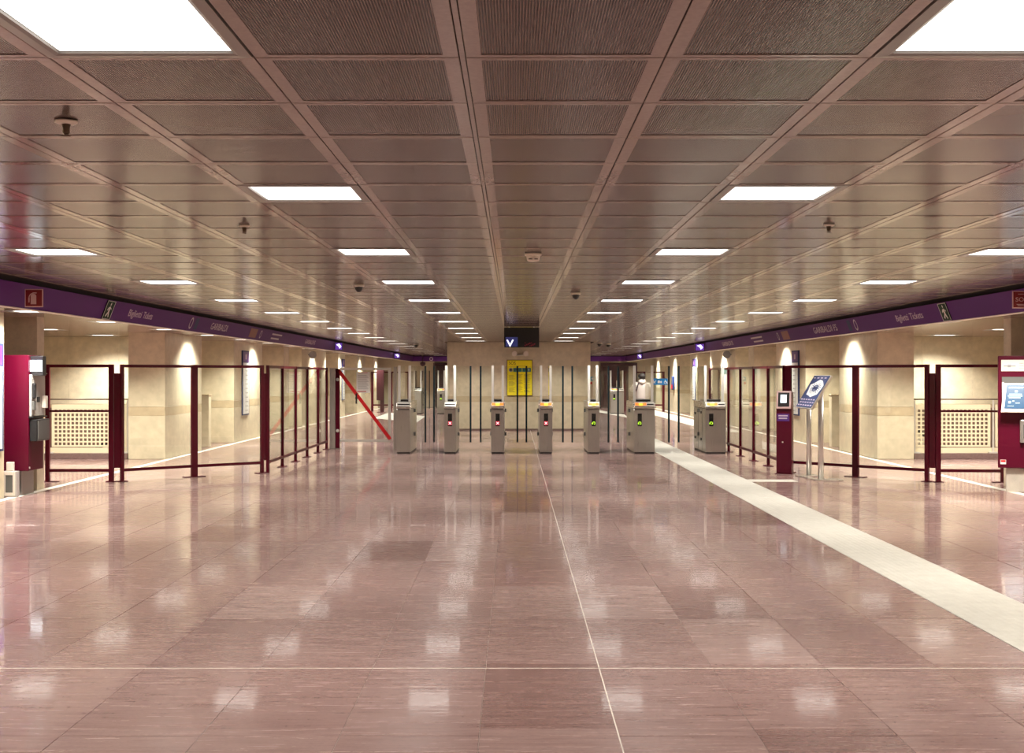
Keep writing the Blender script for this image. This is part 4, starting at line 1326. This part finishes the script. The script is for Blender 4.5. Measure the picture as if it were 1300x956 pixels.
dome_camera('tiny dome camera by the back wall on the right, nearer the wall edge', 2.42, 34.9, 0.06)
dome_camera('tiny dome camera in the right corridor ceiling, further right', 2.75, 36.0, 0.06)
dome_camera('tiny dome camera in the left corridor ceiling', -2.9, 36.3, 0.06)

# ------------------------------------------------------------------ left ticket machine (front faces the aisle, side faces us)
t = thing('ticket_machine', 'burgundy ticket machine seen from its side at the left edge', 'ticket machine', (-6.24, 15.8, 0))
mk('body', MB().box(-0.33, 0, 0, 0.5, 0.32, 1.81), M['burg_body'], t, bev=0.008)
mk('base', MB().box(-0.30, -0.11, 0.06, 0.46, 0.0, 0.319), M['base_steel'], t, bev=0.004)
sb = mk('screen_box', MB().box(-0.005, 0.165, 0.06, 0.17, 1.545, 1.80), M['black'], t, bev=0.006)
mk('screen', MB().box(0.002, 0.155, 0.052, 0.059, 1.60, 1.745), M['screen_white'], sb)
mk('screen_print', MB().box(0.03, 0.06, 0.049, 0.0515, 1.632, 1.638).box(0.085, 0.125, 0.049, 0.0515, 1.632, 1.638).box(0.07, 0.085, 0.049, 0.0515, 1.70, 1.715), M['navy'], sb)
pp = mk('payment_panel', MB().box(0.001, 0.03, 0.02, 0.48, 1.02, 1.56), M['grey_box'], t, bev=0.006, label='pale grey payment panel')
mk('handset', MB().box(0.031, 0.075, 0.03, 0.09, 1.25, 1.45), M['black'], pp, bev=0.015)
mk('coin_slot', MB().box(0.031, 0.05, 0.20, 0.26, 1.20, 1.27), M['black'], pp)
mk('card_reader', MB().box(0.031, 0.085, 0.36, 0.44, 1.12, 1.28), M['off_white'], pp, bev=0.008)
mk('keypad', MB().box(0.031, 0.06, 0.03, 0.10, 1.10, 1.22), M['grey_dark'], pp, bev=0.006)
mk('ticket_tray', MB().box(0.001, 0.10, 0.03, 0.45, 0.70, 0.98), M['black'], t, bev=0.01)
mk('tray_flap', MB().box(0.101, 0.108, 0.05, 0.43, 0.72, 0.96), M['grey_dark'], t)
mk('top_frame', MB().box(0.001, 0.055, 0.005, 0.495, 1.0, 1.018).box(0.001, 0.055, 0.18, 0.495, 1.565, 1.58), M['black'], t)
mk('lock', MB().lathe((0.001, 0.03, 0.36), [(0.014, 0.0), (0.014, 0.008)], 12, axis='x'), M['steel_pale'], t)
t = thing('floor_box', 'low light grey box with recessed dark panel on the floor before the left machine', 'box', (-6.42, 15.62, 0))
mk('housing', MB().box(-0.09, 0.09, 0.02, 0.12, 0.0, 0.33), M['grey_box'], t, bev=0.006)
mk('recess', MB().box(-0.045, 0.045, 0.012, 0.0195, 0.06, 0.28), M['grey_dark'], t)
mk('face_frame', MB().box(-0.075, -0.047, 0.008, 0.0195, 0.02, 0.32).box(0.047, 0.075, 0.008, 0.0195, 0.02, 0.32).box(-0.046, 0.046, 0.008, 0.0195, 0.282, 0.32).box(-0.046, 0.046, 0.008, 0.0195, 0.02, 0.058), M['off_white'], t)
mk('socket', MB().box(-0.045, 0.04, 0.03, 0.09, 0.331, 0.445), M['off_white'], t, bev=0.006)

# ------------------------------------------------------------------ right ticket machine
t = thing('ticket_machine', 'burgundy ticket machine with tilted blue screen at the right edge', 'ticket machine', (6.43, 16.36, 0), R(-21))
mk('body', MB().box(0, 0.86, 0.0, 0.36, 0.32, 1.81), M['burg_body'], t, bev=0.010)
mk('base', MB().box(0.10, 0.80, 0.05, 0.34, 0.0, 0.319), M['base_pale'], t, bev=0.004)
lb = mk('header_label', MB().box(0.04, 0.82, -0.006, -0.0005, 1.605, 1.755), M['off_white'], t)
mk('print', MB().box(0.07, 0.22, -0.009, -0.0065, 1.665, 1.68).box(0.12, 0.16, -0.009, -0.0065, 1.655, 1.69).box(0.26, 0.6, -0.009, -0.0065, 1.705, 1.712).box(0.26, 0.55, -0.009, -0.0065, 1.67, 1.677).box(0.26, 0.5, -0.009, -0.0065, 1.64, 1.646), M['grey_print'], lb)
mk('niche', MB().box(0.05, 0.34, -0.003, -0.0005, 1.13, 1.53), M['grey_dark'], t)
mk('niche_side', MB().box(0.05, 0.075, -0.02, -0.0035, 1.13, 1.46), M['off_white'], t)
# tilted screen unit: foot forward, head back against the niche
b0, b1 = Vector((0.035, -0.135, 1.065)), Vector((0.075, -0.03, 1.445))
upv = b1 - b0; rt = Vector((0.325, 0, 0)); nn = rt.cross(upv).normalized()
if nn.y > 0: nn = -nn
un = mk('screen_unit', MB().obox(b0 - nn * 0.03, rt, upv, nn * 0.03), M['off_white'], t, bev=0.004)
p0 = b0 + upv * 0.12 + rt * 0.11
mk('screen', MB().obox(p0 + nn * 0.001, rt * 0.80, upv * 0.82, nn * 0.003), M['screen_blue'], un, label='lit blue touch screen')
mb = MB()
for u, v, du, dv in ((.16, .82, .68, .05), (.42, .68, .14, .07), (.2, .60, .6, .035), (.16, .54, .68, .035), (.2, .48, .55, .03), (.2, .3, .12, .08), (.36, .36, .1, .04), (.5, .3, .2, .03), (.18, .2, .3, .02)):
    mb.obox(b0 + upv * v + rt * (0.06 + u * 0.9) + nn * 0.0045, rt * du * 0.8, upv * dv, nn * 0.001)
mk('screen_print', mb, M['screen_text'], un)
mk('side_panel', MB().box(0.36, 0.80, -0.012, -0.0005, 1.02, 1.53), M['grey_box'], t, bev=0.004, label='grey payment panel')
mk('coin_slot', MB().box(0.40, 0.46, -0.02, -0.0125, 1.25, 1.45), M['black'], t)
mk('ticket_tray', MB().box(0.27, 0.72, -0.05, -0.0005, 0.66, 0.965), M['steel'], t, bev=0.012)
mk('tray_window', MB().box(0.31, 0.68, -0.056, -0.051, 0.72, 0.90), M['grey_dark'], t)
mk('small_tag', MB().box(0.03, 0.10, -0.006, -0.0005, 0.37, 0.43), M['white'], t, label='small white and red tag')
mk('tag_print', MB().box(0.035, 0.095, -0.008, -0.0065, 0.40, 0.425), M['red_bar'], t)

# ------------------------------------------------------------------ validator post
t = thing('validator_post', 'slim burgundy card reader post with small lit screen before the right fence', 'card reader', (4.27, 19.42, 0), R(-22))
mk('foot', MB().box(-0.14, 0.14, -0.12, 0.14, 0.0, 0.012), M['burg'], t, bev=0.003)
prof = [(-0.09, 0.013), (-0.09, 1.13), (-0.045, 1.28), (0.03, 1.295), (0.10, 1.24), (0.10, 0.013)]
mk('body', MB().prism([(-0.12, a, b) for a, b in prof], (0.24, 0, 0)), M['burg_body'], t, bev=0.008)
# head face between (-.09,1.13) and (-.045,1.28), extended down a little
s0, s1 = Vector((0, -0.105, 1.02)), Vector((0, -0.05, 1.30))
nrm = Vector((0, -(s1 - s0).z, (s1 - s0).y)).normalized()
def vf(nm, x0, x1, u0, u1, mat, th, lift, parent, bev=0.0):
    a = s0.lerp(s1, u0) + nrm * lift; b = s0.lerp(s1, u1) + nrm * lift
    return mk(nm, MB().obox(Vector((x0, a.y, a.z)), (x1 - x0, 0, 0), b - a, nrm * th), M[mat], parent, bev=bev)
hd = vf('reader_head', -0.115, 0.115, 0.0, 1.0, 'pinkish', 0.03, 0.0, t, 0.012)
bz = vf('reader_glass', -0.088, 0.088, 0.12, 0.9, 'black', 0.004, 0.0305, hd, 0.0)
vf('screen', -0.05, 0.045, 0.33, 0.78, 'screen_white', 0.002, 0.0355, hd)
st = mk('instruction_sticker', MB().box(-0.105, 0.085, -0.095, -0.0905, 0.83, 0.945), M['purple_deep'], t, label='violet and white instruction sticker')
mk('print', MB().box(-0.08, 0.05, -0.0975, -0.0955, 0.865, 0.885).box(-0.085, 0.06, -0.0975, -0.0955, 0.905, 0.925), M['letter'], st)
mk('lock', MB().lathe((-0.02, -0.0905, 0.50), [(0.012, -0.006), (0.012, 0.0)], 12, axis='y'), M['steel_pale'], t)

# ------------------------------------------------------------------ map lectern
t = thing('map_lectern', 'steel lectern on two tubes with tilted blue and white map board', 'lectern', (4.53, 18.53, 0))
for y in (18.90, 18.17):
    mk('tube', MB().tube((4.525, y, 0.018), (4.525, y, 1.30 if y < 18.5 else 1.29), 0.040, 20), M['tube'], t, True)
for (xa, xb, ya, yb) in ((4.34, 4.64, 18.78, 19.02), (4.42, 4.82, 18.02, 18.28)):
    mk('base_plate', MB().box(xa, xb, ya, yb, 0.0, 0.017), M['steel_h'], t, True, bev=0.003, seg=1)
mk('base_plate', MB().box(4.38, 4.46, 18.285, 18.775, 0.0, 0.016), M['steel_h'], t, True)
lo_n, lo_f = Vector((4.345, 18.02, 1.06)), Vector((4.345, 19.02, 1.06))
upv = Vector((0.295, 0, 0.49)); al = lo_f - lo_n
nn = al.cross(upv).normalized()
if nn.x > 0: nn = -nn
bd = mk('board_frame', MB().obox(lo_n - nn * 0.035, al, upv, nn * 0.035), M['steel_pale'], t, True, bev=0.004)
mk('map_panel', MB().obox(lo_n + al * 0.02 + upv * 0.02 + nn * 0.0008, al * 0.96, upv * 0.96, nn * 0.003), M['navy'], bd, True, label='navy map panel')
def onb(u, v, lift=0.0045):          # u from the reader's left (far end) to right, v up
    return lo_f - al * u + upv * v + nn * lift
mb = MB()
random.seed(3)
cu, cv = 0.55, 0.60
blob = []
for k in range(16):
    a = 2 * PI * k / 16
    rr = 0.95 + 0.35 * random.random()
    blob.append(onb(cu + 0.36 * rr * math.cos(a), cv + 0.22 * rr * math.sin(a)))
mb.prism(blob, nn * 0.001)
mk('map_ground', mb, M['board_white'], bd, True)
mb = MB()
for k in range(9):
    a = PI * k / 9 + 0.2
    p0 = Vector((cu - 0.30 * math.cos(a), cv - 0.19 * math.sin(a))); p1 = Vector((cu + 0.30 * math.cos(a), cv + 0.19 * math.sin(a)))
    A, B = onb(p0.x, p0.y, 0.006), onb(p1.x, p1.y, 0.006)
    d = (B - A); n2 = d.cross(nn).normalized() * 0.006
    mb.prism([A - n2, B - n2, B + n2, A + n2], nn * 0.001)
for k in range(20):
    a0, a1 = 2 * PI * k / 20, 2 * PI * (k + 1) / 20
    f = lambda r, a: onb(cu + 0.15 * r * math.cos(a), cv + 0.10 * r * math.sin(a), 0.0065)
    mb.prism([f(1, a0), f(1, a1), f(.72, a1), f(.72, a0)], nn * 0.001)
mk('map_lines', mb, M['navy'], bd, True)
mb = MB()
for r_ in range(3):
    for c in range(6):
        u = 0.08 + c * 0.15 + (0.03 if r_ % 2 else 0); v = 0.07 + r_ * 0.085
        mb.prism([onb(u, v), onb(u + 0.09, v), onb(u + 0.09, v + 0.03), onb(u, v + 0.03)], nn * 0.001)
for c in range(4):
    mb.prism([onb(0.08 + c * 0.22, 0.90), onb(0.2 + c * 0.22, 0.90), onb(0.2 + c * 0.22, 0.925), onb(0.08 + c * 0.22, 0.925)], nn * 0.001)
mk('legend_print', mb, M['letter'], bd, True)

# ------------------------------------------------------------------ the passenger walking away beyond the gates
def skinned(name, verts, edges, mat, parent, root=0, sub=2):
    """verts: (x, y, z, radius[, radius2])"""
    me = bpy.data.meshes.new(name)
    me.from_pydata([v[:3] for v in verts], edges, [])
    o = link(name, me)
    md = o.modifiers.new('skin', 'SKIN'); md.use_smooth_shade = True
    for i, v in enumerate(verts):
        sv = me.skin_vertices[0].data[i]
        sv.radius = (v[3], v[4] if len(v) > 4 else v[3])
        sv.use_root = (i == root)
    s = o.modifiers.new('sub', 'SUBSURF'); s.levels = sub; s.render_levels = sub
    dg = bpy.context.evaluated_depsgraph_get()
    m2 = bpy.data.meshes.new_from_object(o.evaluated_get(dg))
    m2.name = name
    m2.materials.clear(); m2.materials.append(mat)
    for p in m2.polygons: p.use_smooth = True
    bpy.data.objects.remove(o); bpy.data.meshes.remove(me)
    return link(name, m2, parent)
t = thing('person', 'person in light jacket with dark hair and shoulder strap, walking away beyond the gates', 'person', (3.53, 34.0, 0), R(-4))
# body: one continuous figure; y+ is forward (away from the camera)
Vb = [(0, 0, 0.90, 0.13, 0.105), (0, 0.005, 1.04, 0.12, 0.095), (0, 0.0, 1.20, 0.14, 0.10), (0, 0.0, 1.30, 0.125, 0.085), (0, 0.01, 1.385, 0.05), (0, 0.025, 1.44, 0.055),
      (0, 0.03, 1.50, 0.078, 0.09), (0, 0.03, 1.565, 0.062, 0.075)]
Eb = [(i, i + 1) for i in range(7)]
def limb(base, pts):
    prev = base
    for p in pts:
        Vb.append(p); Eb.append((prev, len(Vb) - 1)); prev = len(Vb) - 1
    return prev
for s, st_ in ((-1, 0.22), (1, -0.16)):      # legs mid-stride
    limb(0, [(s * 0.085, 0.0, 0.82, 0.085), (s * 0.09, st_ * 0.55 + 0.03, 0.46, 0.055), (s * 0.09, st_ - 0.02, 0.10, 0.038), (s * 0.10, st_ + 0.02, 0.045, 0.036), (s * 0.11, st_ + 0.13, 0.03, 0.028)])
hands = {}
for s in (-1, 1):
    if s < 0: pts = [(-0.165, 0.0, 1.30, 0.05), (-0.285, 0.00, 1.16, 0.04), (-0.22, 0.19, 1.17, 0.033), (-0.17, 0.27, 1.18, 0.026, 0.02), (-0.15, 0.33, 1.19, 0.036, 0.016)]
    else: pts = [(0.165, 0.0, 1.30, 0.05), (0.255, -0.01, 1.11, 0.04), (0.22, 0.16, 1.03, 0.033), (0.20, 0.23, 1.02, 0.026, 0.02), (0.19, 0.29, 1.01, 0.036, 0.016)]
    hands[s] = limb(3, pts)
    h = Vector(pts[-1][:3]); w0 = Vector(pts[-2][:3]); fwd = (h - w0).normalized()
    side = fwd.cross(Vector((0, 0, 1))).normalized()
    for k, L in enumerate((0.055, 0.065, 0.06, 0.048)):
        o_ = (k - 1.5) * 0.019
        a_ = h + side * o_ + fwd * 0.025; b_ = a_ + fwd * L * 0.5 + Vector((0, 0, -0.008)); c_ = b_ + fwd * L * 0.35 + Vector((0, 0, -0.022))
        limb(hands[s], [(*a_, 0.0085), (*b_, 0.008), (*c_, 0.007)])
    a_ = w0 + fwd * 0.02 - side * s * 0.03; b_ = a_ - side * s * 0.02 + fwd * 0.03
    limb(hands[s] - 1 if False else hands[s], [(*a_, 0.009), (*b_, 0.008)])
body = skinned('body', Vb, Eb, M['skin'], t, 0, 2)
# clothes follow the body a little outside it
def loft(mb, rings, seg=20, mi=0):
    n = len(mb.v)
    for c, u, v in rings:
        for k in range(seg):
            a = 2 * PI * k / seg
            mb.v.append(tuple(Vector(c) + Vector(u) * math.cos(a) + Vector(v) * math.sin(a)))
    for i in range(len(rings) - 1):
        for k in range(seg):
            k2 = (k + 1) % seg
            mb.face((n + i * seg + k, n + i * seg + k2, n + (i + 1) * seg + k2, n + (i + 1) * seg + k), mi, True)
    mb.face(tuple(n + k for k in range(seg))[::-1], mi)
    m = n + (len(rings) - 1) * seg
    mb.face(tuple(m + k for k in range(seg)), mi)
def hring(z, rx, ry, y=0.0): return ((0, y, z), (rx, 0, 0), (0, ry, 0))
def sleeve(mb, pts):
    rings = []
    for i, (x, y, z, r_) in enumerate(pts):
        a = Vector(pts[max(0, i - 1)][:3]); b = Vector(pts[min(len(pts) - 1, i + 1)][:3])
        d = (b - a).normalized()
        u = d.cross(Vector((0, 1, 0.3))).normalized(); v = d.cross(u)
        rings.append(((x, y, z), u * r_, v * r_))
    loft(mb, rings, 14)
jk = MB()
loft(jk, [hring(0.862, 0.195, 0.150), hring(0.87, 0.205, 0.158), hring(0.91, 0.196, 0.150), hring(0.95, 0.204, 0.156), hring(1.02, 0.192, 0.146), hring(1.12, 0.196, 0.142),
          hring(1.22, 0.198, 0.140), hring(1.30, 0.186, 0.122), hring(1.345, 0.150, 0.105), hring(1.375, 0.115, 0.098), hring(1.41, 0.098, 0.100, -0.01), hring(1.435, 0.090, 0.092, 0.0), hring(1.44, 0.07, 0.07, 0.01)], 28)
sleeve(jk, [(-0.13, 0, 1.31, 0.075), (-0.175, 0, 1.285, 0.078), (-0.235, 0, 1.215, 0.07), (-0.285, 0.0, 1.155, 0.066), (-0.275, 0.06, 1.150, 0.064), (-0.235, 0.17, 1.168, 0.052), (-0.225, 0.19, 1.169, 0.05)])
sleeve(jk, [(0.13, 0, 1.31, 0.075), (0.175, 0, 1.28, 0.078), (0.22, -0.01, 1.19, 0.07), (0.255, -0.01, 1.105, 0.066), (0.25, 0.05, 1.075, 0.064), (0.225, 0.15, 1.035, 0.052), (0.221, 0.165, 1.03, 0.05)])
# hood lying on the back
loft(jk, [((-0.11, -0.06, 1.37), (0, 0.02, 0), (0, 0, 0.02)), ((-0.06, -0.105, 1.36), (0, 0.035, 0.01), (0, -0.01, 0.045)), ((0, -0.12, 1.345), (0, 0.04, 0), (0, 0, 0.06)), ((0.06, -0.105, 1.36), (0, 0.035, 0.01), (0, -0.01, 0.045)), ((0.11, -0.06, 1.37), (0, 0.02, 0), (0, 0, 0.02))], 12)
mk('jacket', jk, M['jacket'], t)
tv = [(0, 0, 0.93, 0.14, 0.115), (0, 0, 0.86, 0.145, 0.12)]
te = [(0, 1)]
for s, st_ in ((-1, 0.22), (1, -0.16)):
    prev = 1
    for p in [(s * 0.09, 0.0, 0.78, 0.10), (s * 0.092, st_ * 0.55 + 0.03, 0.46, 0.075), (s * 0.09, st_ - 0.02, 0.10, 0.062)]:
        tv.append(p); te.append((prev, len(tv) - 1)); prev = len(tv) - 1
skinned('trousers', tv, te, M['trousers'], t, 0, 2)
for s, st_ in ((-1, 0.22), (1, -0.16)):
    skinned('shoe', [(s * 0.10, st_ - 0.05, 0.045, 0.045), (s * 0.105, st_ + 0.05, 0.042, 0.042), (s * 0.11, st_ + 0.15, 0.034, 0.036, 0.032)], [(0, 1), (1, 2)], M['shoe'], t, 0, 2)
hr = MB()
rings = []
for k in range(11):
    a = -PI / 2 + PI * (k + 0.3) / 10.6
    rings.append(((0, 0.0 - 0.012 * math.cos(a), 1.520 + 0.092 * math.sin(a) - (0.02 if k < 3 else 0)), (0.112 * math.cos(a), 0, 0), (0, 0.098 * math.cos(a), 0)))
loft(hr, rings, 22)
mk('hair', hr, M['hair'], t)
fa = MB()
for s in (-1, 1):
    fa.lathe((s * 0.03, 0.107, 1.515), [(0.010, 0.0), (0.011, 0.006), (0.004, 0.011)], 8, axis='y')
mk('eye', fa, M['ink'], t)
mk('nose', MB().prism([(-0.014, 0.112, 1.475), (0.014, 0.112, 1.475), (0, 0.106, 1.515)], (0, 0.018, 0)), M['skin'], t)
mk('mouth', MB().box(-0.022, 0.022, 0.10, 0.112, 1.448, 1.456), plain('lips', (0.4, 0.13, 0.12), 0.5), t)
for s in (-1, 1):
    mk('ear', MB().lathe((s * 0.083, 0.03, 1.505), [(0.014, -0.012 * s), (0.026, -0.004 * s), (0.018, 0.008 * s)], 10, axis='x'), M['skin'], t)
# strap over the left shoulder, bag at the left hip
mb = MB()
sp = [(-0.085, -0.06, 1.378), (-0.115, -0.115, 1.29), (-0.145, -0.128, 1.20), (-0.185, -0.10, 1.10), (-0.235, -0.06, 1.02)]
for a, b in zip(sp[:-1], sp[1:]):
    mb.tube(a, b, 0.016, 8)
bg = mk('shoulder_bag', MB().box(-0.33, -0.215, -0.10, 0.18, 0.78, 1.05), M['bag'], t, bev=0.03)
mk('bag_strap', mb, M['bag'], bg)
